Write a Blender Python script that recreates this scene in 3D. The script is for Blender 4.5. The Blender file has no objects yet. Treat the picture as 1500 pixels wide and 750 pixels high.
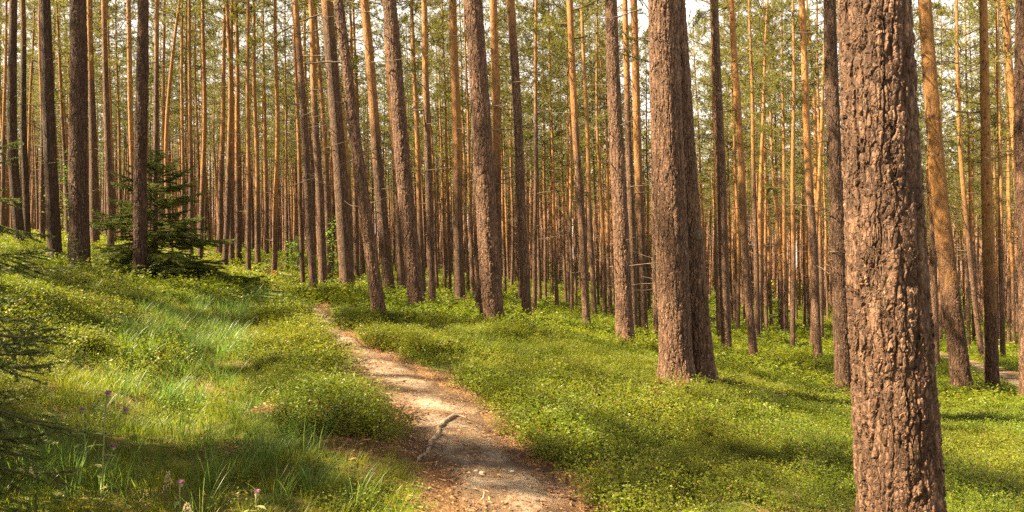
import bpy, math, random
import numpy as np
from mathutils import Vector, Matrix

random.seed(7)
RNG = np.random.default_rng(11)
scene = bpy.context.scene
C = scene.collection
F = 1071.0          # focal length in photo pixels (1500 px wide photo)
CZ = 1.55           # eye height

# ------------------------------------------------------------------ helpers
def vnoise(x, y, scale=1.0, seed=0):
    x = np.asarray(x, float) / scale + seed * 17.31
    y = np.asarray(y, float) / scale - seed * 9.77
    xi = np.floor(x); yi = np.floor(y)
    fx = x - xi; fy = y - yi
    fx = fx * fx * (3 - 2 * fx); fy = fy * fy * (3 - 2 * fy)
    def h(a, b):
        s = np.sin(a * 127.1 + b * 311.7 + seed * 74.7) * 43758.5453
        return s - np.floor(s)
    a = h(xi, yi); b = h(xi + 1, yi); c = h(xi, yi + 1); d = h(xi + 1, yi + 1)
    return (a * (1 - fx) + b * fx) * (1 - fy) + (c * (1 - fx) + d * fx) * fy

def fbm(x, y, scale, seed=0, o=3):
    t = 0; a = 1; n = 0
    for k in range(o):
        t = t + a * vnoise(x, y, scale / 2 ** k, seed + k); n += a; a *= .5
    return t / n

def sstep(a, b, x):
    t = np.clip((np.asarray(x, float) - a) / (b - a), 0, 1)
    return t * t * (3 - 2 * t)

class MB:
    """collects faces (with a material index) and makes one mesh"""
    def __init__(s): s.v = []; s.f = []; s.m = []; s.n = 0
    def add(s, verts, faces, mat=0):
        verts = np.asarray(verts, float)
        s.v.append(verts)
        for f in faces: s.f.append([i + s.n for i in f]); s.m.append(mat)
        s.n += len(verts)
    def tube(s, pts, rad, seg=6, mat=0, cap=True, rough=0.0):
        pts = np.asarray(pts, float); n = len(pts)
        rad = np.broadcast_to(np.asarray(rad, float), (n,))
        tan = np.gradient(pts, axis=0); tan /= np.linalg.norm(tan, axis=1)[:, None] + 1e-9
        ref = np.array([0, 0, 1.0]) if abs(tan[0][2]) < .8 else np.array([1.0, 0, 0])
        vs = []
        for i in range(n):
            u = np.cross(tan[i], ref); u /= np.linalg.norm(u) + 1e-9
            w = np.cross(tan[i], u)
            for k in range(seg):
                a = 2 * math.pi * k / seg
                r = rad[i] * (1 + (random.uniform(-rough, rough) if rough else 0))
                vs.append(pts[i] + r * (math.cos(a) * u + math.sin(a) * w))
        fs = []
        for i in range(n - 1):
            for k in range(seg):
                k2 = (k + 1) % seg
                fs.append((i * seg + k, i * seg + k2, (i + 1) * seg + k2, (i + 1) * seg + k))
        if cap:
            fs.append(tuple(range(seg))); fs.append(tuple((n - 1) * seg + k for k in range(seg)))
        s.add(vs, fs, mat)
    def mesh(s, name, mats, smooth=True):
        me = bpy.data.meshes.new(name)
        v = np.concatenate(s.v) if s.v else np.zeros((0, 3))
        cnt = np.array([len(f) for f in s.f], dtype=np.int32)
        loops = np.fromiter((i for f in s.f for i in f), dtype=np.int32)
        me.vertices.add(len(v)); me.vertices.foreach_set('co', v.astype(np.float32).ravel())
        me.loops.add(len(loops)); me.loops.foreach_set('vertex_index', loops)
        me.polygons.add(len(cnt))
        st = np.zeros(len(cnt), np.int32); st[1:] = np.cumsum(cnt)[:-1]
        me.polygons.foreach_set('loop_start', st); me.polygons.foreach_set('loop_total', cnt)
        me.polygons.foreach_set('material_index', np.array(s.m, np.int32))
        me.polygons.foreach_set('use_smooth', np.full(len(cnt), smooth))
        for m in mats: me.materials.append(m)
        me.update(); me.validate()
        return me

def quad_mesh(name, v, f, mats, smooth=True):
    me = bpy.data.meshes.new(name)
    n = f.shape[1]
    me.vertices.add(len(v)); me.vertices.foreach_set('co', np.ascontiguousarray(v, np.float32).ravel())
    me.loops.add(f.size); me.loops.foreach_set('vertex_index', np.ascontiguousarray(f, np.int32).ravel())
    me.polygons.add(len(f))
    me.polygons.foreach_set('loop_start', np.arange(0, f.size, n, dtype=np.int32))
    me.polygons.foreach_set('loop_total', np.full(len(f), n, np.int32))
    me.polygons.foreach_set('use_smooth', np.full(len(f), smooth))
    for m in mats: me.materials.append(m)
    me.update(); me.validate()
    return me

def link(name, data, parent=None, loc=(0, 0, 0)):
    o = bpy.data.objects.new(name, data); C.objects.link(o); o.location = loc
    if parent: o.parent = parent
    return o

def tag(o, label=None, cat=None, group=None, kind=None):
    if label: o['label'] = label
    if cat: o['category'] = cat
    if group: o['group'] = group
    if kind: o['kind'] = kind
    return o

def thing(name, label, cat, loc, group=None, rz=0.0):
    o = bpy.data.objects.new(name, None); C.objects.link(o)
    o.empty_display_size = .2
    o.location = loc; o.rotation_euler = (0, 0, rz)
    return tag(o, label, cat, group)

# ------------------------------------------------------------------ materials
class N:
    def __init__(s, name):
        s.mat = bpy.data.materials.new(name); s.mat.use_nodes = True
        s.t = s.mat.node_tree; s.t.nodes.clear()
        s.out = s.t.nodes.new('ShaderNodeOutputMaterial')
    def n(s, typ, **kw):
        nd = s.t.nodes.new(typ)
        for k, v in kw.items():
            if k.startswith('i_'):
                key = k[2:]
                key = int(key) if key.isdigit() else key.replace('_', ' ')
                if hasattr(v, 'links') or isinstance(v, bpy.types.NodeSocket): s.t.links.new(v, nd.inputs[key])
                else: nd.inputs[key].default_value = v
            else: setattr(nd, k, v)
        return nd
    def l(s, a, b): s.t.links.new(a, b)
    def math(s, op, a, b=0.0, clamp=False):
        nd = s.t.nodes.new('ShaderNodeMath'); nd.operation = op; nd.use_clamp = clamp
        for i, v in enumerate((a, b)):
            if isinstance(v, bpy.types.NodeSocket): s.l(v, nd.inputs[i])
            else: nd.inputs[i].default_value = v
        return nd.outputs[0]
    def mix(s, fac, a, b, mode='MIX'):
        nd = s.t.nodes.new('ShaderNodeMix'); nd.data_type = 'RGBA'; nd.blend_type = mode
        for sock, v in ((nd.inputs[0], fac), (nd.inputs[6], a), (nd.inputs[7], b)):
            if isinstance(v, bpy.types.NodeSocket): s.l(v, sock)
            elif isinstance(v, (int, float)): sock.default_value = v
            else: sock.default_value = (*v, 1) if len(v) == 3 else v
        return nd.outputs[2]
    def ramp(s, fac, lo, hi):
        nd = s.t.nodes.new('ShaderNodeMapRange'); nd.interpolation_type = 'SMOOTHSTEP'
        s.l(fac, nd.inputs[0]); nd.inputs[1].default_value = lo; nd.inputs[2].default_value = hi
        return nd.outputs[0]
    def noise(s, vec, scale, detail=4, rough=.55):
        nd = s.t.nodes.new('ShaderNodeTexNoise')
        nd.inputs['Scale'].default_value = scale; nd.inputs['Detail'].default_value = detail
        nd.inputs['Roughness'].default_value = rough
        s.l(vec, nd.inputs['Vector'])
        return nd.outputs['Fac']
    def scaled(s, vec, sx, sy, sz):
        nd = s.t.nodes.new('ShaderNodeVectorMath'); nd.operation = 'MULTIPLY'
        s.l(vec, nd.inputs[0]); nd.inputs[1].default_value = (sx, sy, sz)
        return nd.outputs[0]

def bark_material(name, near=False, depth=.016):
    b = N(name)
    tc = b.n('ShaderNodeTexCoord'); oi = b.n('ShaderNodeObjectInfo')
    sep = b.n('ShaderNodeSeparateColor'); b.l(oi.outputs['Color'], sep.inputs[0])
    # shift the pattern per tree
    off = b.n('ShaderNodeVectorMath', operation='MULTIPLY_ADD')
    cmb = b.n('ShaderNodeCombineXYZ')
    for k in range(3): b.l(oi.outputs['Random'], cmb.inputs[k])
    b.l(cmb.outputs[0], off.inputs[0]); off.inputs[1].default_value = (0.0, 0.0, 40.0)
    b.l(tc.outputs['Object'], off.inputs[2])
    P = off.outputs[0]
    # wobble
    wn = b.n('ShaderNodeTexNoise'); wn.inputs['Scale'].default_value = 9; wn.inputs['Detail'].default_value = 3
    b.l(P, wn.inputs['Vector'])
    wob = b.n('ShaderNodeVectorMath', operation='MULTIPLY_ADD')
    b.l(wn.outputs['Color'], wob.inputs[0]); wob.inputs[1].default_value = (.05, .05, .09); b.l(P, wob.inputs[2])
    S = b.scaled(wob.outputs[0], 1, 1, .26)
    sc = 36 if near else 26
    ve = b.n('ShaderNodeTexVoronoi', feature='DISTANCE_TO_EDGE'); ve.inputs['Scale'].default_value = sc; b.l(S, ve.inputs['Vector'])
    vc = b.n('ShaderNodeTexVoronoi', feature='F1'); vc.inputs['Scale'].default_value = sc; b.l(S, vc.inputs['Vector'])
    S2 = b.scaled(wob.outputs[0], 1, 1, .55)
    vf = b.n('ShaderNodeTexVoronoi', feature='DISTANCE_TO_EDGE'); vf.inputs['Scale'].default_value = 62; b.l(S2, vf.inputs['Vector'])
    vf2 = b.n('ShaderNodeTexVoronoi', feature='F1'); vf2.inputs['Scale'].default_value = 62; b.l(S2, vf2.inputs['Vector'])
    S3 = b.scaled(wob.outputs[0], 1, 1, .12)
    vl = b.n('ShaderNodeTexVoronoi', feature='DISTANCE_TO_EDGE'); vl.inputs['Scale'].default_value = 17; b.l(S3, vl.inputs['Vector'])
    furrow = b.ramp(vl.outputs['Distance'], 0.0, .13)
    crack = b.math('SUBTRACT', 1.0, b.math('MULTIPLY', b.math('SUBTRACT', 1.0, b.ramp(ve.outputs['Distance'], 0.0, .15)), b.math('ADD', .25, b.math('MULTIPLY', b.ramp(b.noise(b.scaled(P, 1, 1, .35), 9, 3), .38, .62), .75))))
    flake = b.ramp(vf.outputs['Distance'], 0.0, .14)
    n1 = b.noise(S, 7, 5); n2 = b.noise(P, 60, 6, .65); n3 = b.noise(P, 2.2, 3)
    cellr = b.n('ShaderNodeSeparateColor'); b.l(vc.outputs['Color'], cellr.inputs[0])
    flr = b.n('ShaderNodeSeparateColor'); b.l(vf2.outputs['Color'], flr.inputs[0])
    # thick grey-brown lower bark
    tone = b.math('ADD', b.math('MULTIPLY', cellr.outputs[0], .30), b.math('MULTIPLY', flr.outputs[1], .45))
    tone = b.math('ADD', tone, b.math('MULTIPLY', b.math('SUBTRACT', n2, .5), .9))
    tone = b.math('ADD', tone, b.math('MULTIPLY', b.math('SUBTRACT', n1, .5), .5))
    plate = b.mix(b.ramp(tone, 0.0, .95), (.06, .030, .019), (.275, .162, .104))
    rust = b.ramp(b.noise(P, 17, 5, .7), .60, .72)
    plate = b.mix(b.math('MULTIPLY', rust, .75), plate, (.36, .145, .05))
    lich = b.ramp(b.noise(P, 5.5, 6, .7), .60, .75)
    plate = b.mix(b.math('MULTIPLY', lich, .35), plate, (.25, .24, .19))
    deep = b.mix(n2, (.022, .013, .008), (.07, .036, .02))
    low = b.mix(b.math('MULTIPLY', b.math('MULTIPLY', crack, b.math('ADD', b.math('MULTIPLY', furrow, .75), .25)), b.math('ADD', b.math('MULTIPLY', flake, .45), .55)), deep, plate)
    # thin papery orange upper bark
    up = b.mix(b.ramp(b.noise(b.scaled(P, 1, 1, .5), 14, 6, .65), .32, .68), (.19, .088, .026), (.36, .18, .056))
    up = b.mix(b.math('MULTIPLY', b.math('SUBTRACT', 1.0, flake), .6), up, (.13, .055, .022))
    up = b.mix(b.ramp(b.noise(b.scaled(P, 1, 1, .6), 7.5, 5, .7), .52, .70), up, (.17, .098, .055))
    vk = b.n('ShaderNodeTexVoronoi', feature='F1'); vk.inputs['Scale'].default_value = 5.5; b.l(b.scaled(P, 1, 1, .75), vk.inputs['Vector'])
    up = b.mix(b.math('MULTIPLY', b.math('SUBTRACT', 1.0, b.ramp(vk.outputs['Distance'], .10, .22)), .8), up, (.045, .028, .018))
    # height of the change comes from the object's own red value (x20 m)
    geo = b.n('ShaderNodeSeparateXYZ'); b.l(tc.outputs['Object'], geo.inputs[0])
    rel = b.math('SUBTRACT', geo.outputs[2], b.math('MULTIPLY', sep.outputs[0], 20.0))
    rel = b.math('ADD', rel, b.math('MULTIPLY', b.math('SUBTRACT', n3, .5), 3.0))
    rel = b.math('ADD', rel, b.math('MULTIPLY', b.math('SUBTRACT', n1, .5), 2.2))
    fac = b.ramp(rel, -1.2, 2.0)
    col = b.mix(fac, low, up)
    gain = b.n('ShaderNodeHueSaturation'); b.l(col, gain.inputs['Color'])
    b.l(b.math('MULTIPLY', sep.outputs[1], 2.0), gain.inputs['Value'])
    pr = b.n('ShaderNodeBsdfPrincipled'); b.l(gain.outputs[0], pr.inputs['Base Color'])
    pr.inputs['Roughness'].default_value = .82; pr.inputs['Specular IOR Level'].default_value = .25
    b.l(pr.outputs[0], b.out.inputs['Surface'])
    h = b.math('ADD', b.math('MULTIPLY', furrow, .75), b.math('MULTIPLY', crack, b.math('ADD', .35, b.math('MULTIPLY', cellr.outputs[1], .4))))
    h = b.math('ADD', h, b.math('MULTIPLY', flake, b.math('MULTIPLY', flr.outputs[0], .4)))
    h = b.math('ADD', h, b.math('MULTIPLY', n2, .35))
    h = b.math('MULTIPLY', h, b.math('SUBTRACT', 1.0, b.math('MULTIPLY', fac, .45)))
    if near:
        ds = b.n('ShaderNodeDisplacement'); ds.inputs['Midlevel'].default_value = 1.2; ds.inputs['Scale'].default_value = depth
        b.l(h, ds.inputs['Height']); b.l(ds.outputs[0], b.out.inputs['Displacement'])
        b.mat.displacement_method = 'BOTH'
    else:
        bm = b.n('ShaderNodeBump'); bm.inputs['Distance'].default_value = .02; bm.inputs['Strength'].default_value = .9
        b.l(h, bm.inputs['Height']); b.l(bm.outputs[0], pr.inputs['Normal'])
    return b.mat

def leaf_material(name, a, bcol, trans=.4, rough=.5, tgain=1.5, spec=.3, dry=None):
    b = N(name)
    oi = b.n('ShaderNodeObjectInfo'); geo = b.n('ShaderNodeNewGeometry')
    rnd = b.math('FRACT', b.math('ADD', oi.outputs['Random'], b.math('MULTIPLY', geo.outputs['Random Per Island'], .6)))
    col = b.mix(rnd, a, bcol)
    if dry is not None:
        col = b.mix(b.ramp(b.math('FRACT', b.math('MULTIPLY', geo.outputs['Random Per Island'], 7.31)), .965, .985), col, dry)
    # slow drift across the ground, so that no two clumps look alike
    big = b.ramp(b.noise(geo.outputs['Position'], .45, 3), .35, .7)
    hs = b.n('ShaderNodeHueSaturation'); b.l(col, hs.inputs['Color'])
    b.l(b.math('ADD', .485, b.math('MULTIPLY', big, .03)), hs.inputs['Hue'])
    b.l(b.math('ADD', .85, b.math('MULTIPLY', big, -.0)), hs.inputs['Value'])
    pr = b.n('ShaderNodeBsdfPrincipled'); b.l(hs.outputs[0], pr.inputs['Base Color'])
    pr.inputs['Roughness'].default_value = rough; pr.inputs['Specular IOR Level'].default_value = spec
    tr = b.n('ShaderNodeBsdfTranslucent')
    hs2 = b.n('ShaderNodeHueSaturation'); b.l(hs.outputs[0], hs2.inputs['Color'])
    hs2.inputs['Value'].default_value = tgain; hs2.inputs['Hue'].default_value = .485
    b.l(hs2.outputs[0], tr.inputs['Color'])
    mx = b.n('ShaderNodeMixShader'); mx.inputs[0].default_value = trans
    b.l(pr.outputs[0], mx.inputs[1]); b.l(tr.outputs[0], mx.inputs[2]); b.l(mx.outputs[0], b.out.inputs['Surface'])
    return b.mat

def plain_material(name, a, bcol, scale=20, rough=.8, bump=.0):
    b = N(name)
    tc = b.n('ShaderNodeTexCoord')
    n = b.noise(tc.outputs['Object'], scale, 5, .6)
    pr = b.n('ShaderNodeBsdfPrincipled'); b.l(b.mix(b.ramp(n, .3, .7), a, bcol), pr.inputs['Base Color'])
    pr.inputs['Roughness'].default_value = rough; pr.inputs['Specular IOR Level'].default_value = .2
    if bump:
        bm = b.n('ShaderNodeBump'); bm.inputs['Distance'].default_value = bump; b.l(n, bm.inputs['Height']); b.l(bm.outputs[0], pr.inputs['Normal'])
    b.l(pr.outputs[0], b.out.inputs['Surface'])
    return b.mat

def ground_material():
    b = N('forest_floor')
    geo = b.n('ShaderNodeNewGeometry'); P = geo.outputs['Position']
    n1 = b.noise(P, .8, 5, .6); n2 = b.noise(P, 14, 6, .65); n3 = b.noise(P, 55, 5, .7)
    moss = b.mix(b.ramp(n2, .3, .7), (.045, .07, .012), (.12, .145, .025))
    litter = b.mix(b.ramp(n3, .3, .72), (.055, .03, .016), (.23, .135, .065))
    col = b.mix(b.ramp(b.math('ADD', b.math('MULTIPLY', n1, .7), b.math('MULTIPLY', n2, .4)), .50, .66), moss, litter)
    at = b.n('ShaderNodeAttribute', attribute_name='bare')
    col = b.mix(b.ramp(b.math('ADD', at.outputs['Fac'], b.math('MULTIPLY', b.math('SUBTRACT', n2, .5), .8)), .3, .65), col, litter)
    pr = b.n('ShaderNodeBsdfPrincipled'); b.l(col, pr.inputs['Base Color'])
    pr.inputs['Roughness'].default_value = .95; pr.inputs['Specular IOR Level'].default_value = .1
    bm = b.n('ShaderNodeBump'); bm.inputs['Distance'].default_value = .04
    b.l(b.math('ADD', n2, b.math('MULTIPLY', n3, .5)), bm.inputs['Height']); b.l(bm.outputs[0], pr.inputs['Normal'])
    b.l(pr.outputs[0], b.out.inputs['Surface'])
    return b.mat

def path_material():
    b = N('trodden_sand')
    geo = b.n('ShaderNodeNewGeometry'); P = geo.outputs['Position']
    n1 = b.noise(P, 1.9, 5, .6); n2 = b.noise(P, 17, 6, .7); n3 = b.noise(P, 85, 5, .7)
    sand = b.mix(b.ramp(n3, .25, .75), (.15, .112, .082), (.30, .247, .195))
    earth = b.mix(b.ramp(n3, .3, .7), (.052, .035, .023), (.165, .108, .068))
    at = b.n('ShaderNodeAttribute', attribute_name='worn')
    f = b.math('ADD', b.math('MULTIPLY', at.outputs['Fac'], .50), b.math('MULTIPLY', b.math('SUBTRACT', n1, .5), 1.7))
    f = b.math('ADD', f, b.math('MULTIPLY', b.math('SUBTRACT', n2, .5), 1.1))
    col = b.mix(b.ramp(f, .25, .75), earth, sand)
    # bits of needle and leaf litter
    vo = b.n('ShaderNodeTexVoronoi', feature='F1'); vo.inputs['Scale'].default_value = 46
    b.l(b.scaled(P, 1, 1, 1), vo.inputs['Vector'])
    vs = b.n('ShaderNodeSeparateColor'); b.l(vo.outputs['Color'], vs.inputs[0])
    chip = b.math('MULTIPLY', b.math('LESS_THAN', vo.outputs['Distance'], .3), b.math('GREATER_THAN', vs.outputs[0], .72))
    col = b.mix(b.math('MULTIPLY', chip, .8), col, b.mix(vs.outputs[1], (.06, .03, .015), (.33, .17, .075)))
    pr = b.n('ShaderNodeBsdfPrincipled'); b.l(col, pr.inputs['Base Color'])
    pr.inputs['Roughness'].default_value = .95; pr.inputs['Specular IOR Level'].default_value = .1
    bm = b.n('ShaderNodeBump'); bm.inputs['Distance'].default_value = .03
    b.l(b.math('ADD', b.math('ADD', n2, b.math('MULTIPLY', n3, .45)), b.math('MULTIPLY', chip, .3)), bm.inputs['Height']); b.l(bm.outputs[0], pr.inputs['Normal'])
    b.l(pr.outputs[0], b.out.inputs['Surface'])
    return b.mat

M = {}
M['bark'] = bark_material('pine_bark')
M['bark_near'] = bark_material('thick_pine_bark', near=True)
M['needles'] = leaf_material('pine_needles', (.085, .10, .014), (.20, .195, .034), trans=.35, rough=.5, tgain=1.5)
M['spruce'] = leaf_material('spruce_needles', (.055, .09, .014), (.14, .175, .028), trans=.25, rough=.5, tgain=1.4)
M['twig'] = plain_material('dead_twig_bark', (.045, .032, .023), (.12, .09, .062), 30, .9)
M['berry'] = leaf_material('bilberry_leaf', (.058, .094, .003), (.155, .192, .008), trans=.42, rough=.45, tgain=1.6, dry=(.24, .12, .035))
M['stem'] = plain_material('bilberry_stem', (.06, .07, .02), (.12, .10, .04), 40)
M['grass'] = leaf_material('grass_blade', (.095, .145, .006), (.215, .245, .016), trans=.45, rough=.42, tgain=1.6, dry=(.34, .26, .11))
M['grass_blue'] = leaf_material('lush_grass_blade', (.05, .12, .018), (.12, .21, .04), trans=.45, rough=.38, tgain=1.6)
M['broadleaf'] = leaf_material('broad_leaf', (.10, .21, .02), (.2, .32, .04), trans=.5, rough=.45, tgain=1.6)
M['rusty'] = leaf_material('withered_frond', (.20, .085, .03), (.36, .17, .06), trans=.3, rough=.7, tgain=1.3)
M['root'] = plain_material('weathered_root', (.085, .06, .042), (.28, .21, .155), 26, .85, .01)
M['stone'] = plain_material('small_stone', (.2, .17, .14), (.42, .37, .31), 30, .85, .004)
M['thistle_green'] = leaf_material('thistle_leaf', (.2, .25, .08), (.32, .36, .15), trans=.3, rough=.6)
M['thistle_pink'] = leaf_material('thistle_floret', (.30, .12, .22), (.48, .26, .36), trans=.35, rough=.6)
M['seed'] = leaf_material('seed_head', (.42, .36, .22), (.6, .52, .36), trans=.4, rough=.7)
M['ground'] = ground_material()
M['path'] = path_material()
M['litter'] = leaf_material('fallen_litter', (.09, .045, .02), (.34, .19, .09), trans=.1, rough=.8)

# ------------------------------------------------------------------ terrain
# heights read off the photograph: (px, py, distance)
ANCH = [(770,750,4.4),(690,640,5.75),(560,545,8.3),(490,480,11.3),(462,450,14.0),
 (1150,750,4.7),(1480,750,5.2),(950,750,4.45),(991,560,10.0),(1027,563,10.2),(1239,576,15.4),(1410,574,15.8),(1453,574,16.0),(1500,592,15),
 (916,506,15),(722,480,12.6),(612,462,15.4),(558,474,13.3),(510,430,18.5),(571,438,19),(633,448,25),(674,451,18.9),(773,475,21),
 (860,485,23),(870,472,28),(943,497,20),(1065,522,20),(1105,534,21),(1198,530,22),(1370,540,22),(1161,515,31),(1152,497,36),
 (816,455,42),(893,450,50),(750,414,66),(652,423,52),(693,440,36),(1082,486,42),(1167,471,62),(1036,472,50),(1439,528,26),(1469,529,27),(1378,503,42),(1485,511,36),
 (118,405,14.3),(205,415,16.5),(81,386,19.5),(30,362,25),(330,391,31),(364,408,31),(402,405,33),(391,376,42),(350,389,34),(322,376,38),(460,431,24),(444,423,30),(474,427,24),
 (300,420,19),(420,425,22),(370,450,13.5),(280,480,10.3),(200,470,10.5),(60,560,6.2),(0,450,8.5),(100,460,9.8),(0,750,3.4),(200,750,3.7),(420,750,4.0),(430,600,6.1),(250,580,6.1),(500,560,7.9),(430,500,9.8),(800,600,8.0),(900,640,6.8),(1100,620,8.2),(1300,640,9.5),(1450,660,8.8),
 (0,400,15),(520,640,5.4),(600,700,4.85)]
A = []
for px, py, d in ANCH: A.append(((px - 750) / F * d, d, -(py - 375) / F * d))
A += [(0, 0, -1.55), (-2.2, .5, -1.2), (2, .3, -1.75), (1.95, 3.85, -1.62), (0, -6, -1.7), (-4, -6, -1.0), (4, -6, -2.2),
      (-60, 60, 2.2), (-40, 45, 1.6), (-25, 70, .3), (0, 90, -2.6), (35, 90, -6.0), (70, 90, -8), (45, 45, -6.0), (25, 20, -4.3), (0, 150, -2.8), (60, 150, -7.5), (-80, 150, 1.0),
      (0, 400, -2.5), (-200, 400, 0), (250, 400, -8), (-20, 12, .6), (-12, 3, .3), (14, 6, -3.0)]
A = np.array(A)
def warp(x, y):
    y = np.clip(y, -5.5, 420)
    return np.clip(np.asarray(x) / (y + 8), -1.6, 1.6) * 2.2, np.log(y + 8)
AU, AV = warp(A[:, 0], A[:, 1])
def phi(r2): return np.where(r2 > 1e-12, r2 * np.log(np.maximum(r2, 1e-12)), 0)
n = len(A)
K = phi((AU[:, None] - AU) ** 2 + (AV[:, None] - AV) ** 2) + np.eye(n) * .035
Pm = np.stack([np.ones(n), AU, AV], 1)
LHS = np.block([[K, Pm], [Pm.T, np.zeros((3, 3))]])
W = np.linalg.solve(LHS, np.concatenate([A[:, 2] + CZ, np.zeros(3)]))

PATH = PATH2 = None
def dense(p, n=160):
    t = np.linspace(0, len(p) - 1, n); k = np.arange(len(p))
    q = np.stack([np.interp(t, k, p[:, j]) for j in range(3)], 1)
    for _ in range(6):
        q[1:-1] = (q[:-2] + 2 * q[1:-1] + q[2:]) / 4
    return q
def T0(x, y):
    u, v = warp(x, y)
    u = np.atleast_1d(u).ravel(); v = np.atleast_1d(v).ravel()
    z = np.zeros(len(u))
    for i in range(0, len(u), 40000):
        uu, vv = u[i:i + 40000], v[i:i + 40000]
        z[i:i + 40000] = phi((uu[:, None] - AU) ** 2 + (vv[:, None] - AV) ** 2) @ W[:n] + W[n] + W[n + 1] * uu + W[n + 2] * vv
    return z
def hit0(px, py, guess=None):
    ds = np.exp(np.linspace(math.log(2.2), math.log(130), 900))
    f = CZ - (py - 375) / F * ds - T0((px - 750) / F * ds, ds)
    q = ds[np.where((f[:-1] > 0) & (f[1:] <= 0))[0]]
    d = (guess or 40.0) if len(q) == 0 else q[0] if guess is None else q[np.argmin(np.abs(np.log(q / guess)))]
    return (px - 750) / F * d, d
PATH = [(.60, 1.0, .42), (.40, 2.6, .36)]
for px, py, hw in [(780,760,102),(744,700,92),(692,655,86),(662,620,88),(649,600,80),(617,570,70),(575,545,56),(540,520,42),(505,500,30),(487,482,25),(471,466,27),(461,452,22),(455,441,14)]:
    X_, d_ = hit0(px, py); PATH.append((X_, d_, hw / F * d_ * .95))
PATH = np.array(PATH)
PATH2 = []
for px, py, hw in [(1205,462,.4),(1290,495,.5),(1375,521,.5),(1450,542,.5),(1500,561,.5),(1580,590,.5)]:
    X_, d_ = hit0(px, py, 24); PATH2.append((X_, d_, hw))
PATH2 = np.array(PATH2)
LANE = np.array([hit0(a, b) for a, b in [(225, 650), (250, 600), (270, 560), (290, 525), (310, 495), (335, 470), (365, 452), (405, 437)]])
LANE = np.stack([np.interp(np.linspace(0, 7, 40), range(8), LANE[:, k]) for k in range(2)], 1)
PD, PD2 = dense(PATH), dense(PATH2, 120)
def path_dist(x, y, pd=PD):
    """signed-ish distance relative to half width: <1 on the path"""
    x = np.atleast_1d(np.asarray(x, float)); y = np.atleast_1d(np.asarray(y, float))
    best = np.full(x.shape, 99.0)
    for qx, qy, qw in pd[::2]:
        best = np.minimum(best, np.hypot(x - qx, y - qy) / qw)
    return best

def T(x, y):
    x = np.atleast_1d(np.asarray(x, float)); y = np.atleast_1d(np.asarray(y, float))
    z = T0(x, y)
    pd = np.minimum(path_dist(x, y), path_dist(x, y, PD2))
    off = sstep(1.0, 2.4, pd)
    z = z + off * ((fbm(x, y, 1.7, 3) - .5) * .16 + (fbm(x, y, .5, 5) - .5) * .06) + (1 - off) * (fbm(x, y, .35, 8) - .5) * .03
    z = z - (1 - sstep(.8, 1.5, pd)) * .05
    # hummocky bank on the left and the sunken grassy lane at its foot
    bank = sstep(-.36, -.50, x / np.maximum(y, 1)) * sstep(3.5, 6, y) * sstep(13.5, 11, y)
    z = z + bank * ((fbm(x, y, 1.3, 61, 2) - .5) * .45 + .03)
    ld = np.full(x.shape, 99.0)
    for qx, qy in LANE: ld = np.minimum(ld, np.hypot(x - qx, y - qy))
    z = z - .16 * np.exp(-(ld / .75) ** 2)
    return z
def Z(x, y): return float(T(x, y)[0])

def hit(px, py, guess=None):
    """where the ray through a photo pixel meets the ground"""
    ds = np.exp(np.linspace(math.log(2.2), math.log(130), 900))
    x = (px - 750) / F * ds; z = CZ - (py - 375) / F * ds
    f = z - T0(x, ds)
    s = np.where((f[:-1] > 0) & (f[1:] <= 0))[0]
    if len(s) == 0:
        d = guess or 40.0
    else:
        cand = ds[s]
        d = cand[0] if guess is None else cand[np.argmin(np.abs(np.log(cand / guess)))]
        if guess is not None and not (.72 < d / guess < 1.4): d = guess * (1.25 if d > guess else .8)
    X = (px - 750) / F * d
    return X, d, Z(X, d)

# ground sheet: a fan that is finest near the eye and reaches the horizon
us = np.concatenate([np.linspace(-2.4, -1.0, 50)[:-1], np.linspace(-1.0, 1.0, 270), np.linspace(1.0, 2.4, 50)[1:]])
vs = np.concatenate([np.linspace(.1, 2.2, 90)[:-1], np.linspace(2.2, 3.7, 260)[:-1], np.linspace(3.7, 5.75, 140)])
UU, VV = np.meshgrid(us, vs)
YY = np.exp(VV) - 8; XX = UU * np.maximum(YY + 8, 3.0)
ZZ = T(XX.ravel(), YY.ravel())
nr, nc = len(vs), len(us)
idx = np.arange(nr * nc).reshape(nr, nc)
fq = np.stack([idx[:-1, :-1], idx[:-1, 1:], idx[1:, 1:], idx[1:, :-1]], -1).reshape(-1, 4)
gme = quad_mesh('ground', np.stack([XX.ravel(), YY.ravel(), ZZ], 1), fq, [M['ground']])
ground = tag(link('ground', gme), kind='structure')
BARE = [(991, 566, .55), (916, 510, .6), (722, 486, .4), (1239, 580, .5), (410, 592, .26), (1170, 545, .9), (980, 575, .35), (330, 640, .22), (1430, 600, .8), (520, 655, .3)]
BARE_W = [(*hit(px, py)[:2], r) for px, py, r in BARE]
def bareness(x, y):
    b = 1 - sstep(1.0, 2.0, path_dist(x, y))
    b = np.maximum(b, 1 - sstep(1.0, 1.6, path_dist(x, y, PD2)))
    for bx, by, r in BARE_W:
        q = np.hypot(x - bx, (y - by)) / r
        b = np.maximum(b, .9 * (1 - sstep(.5, 1.25, q)))
    return b
at = gme.attributes.new('bare', 'FLOAT', 'POINT')
at.data.foreach_set('value', bareness(XX.ravel(), YY.ravel()).astype(np.float32))

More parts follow.
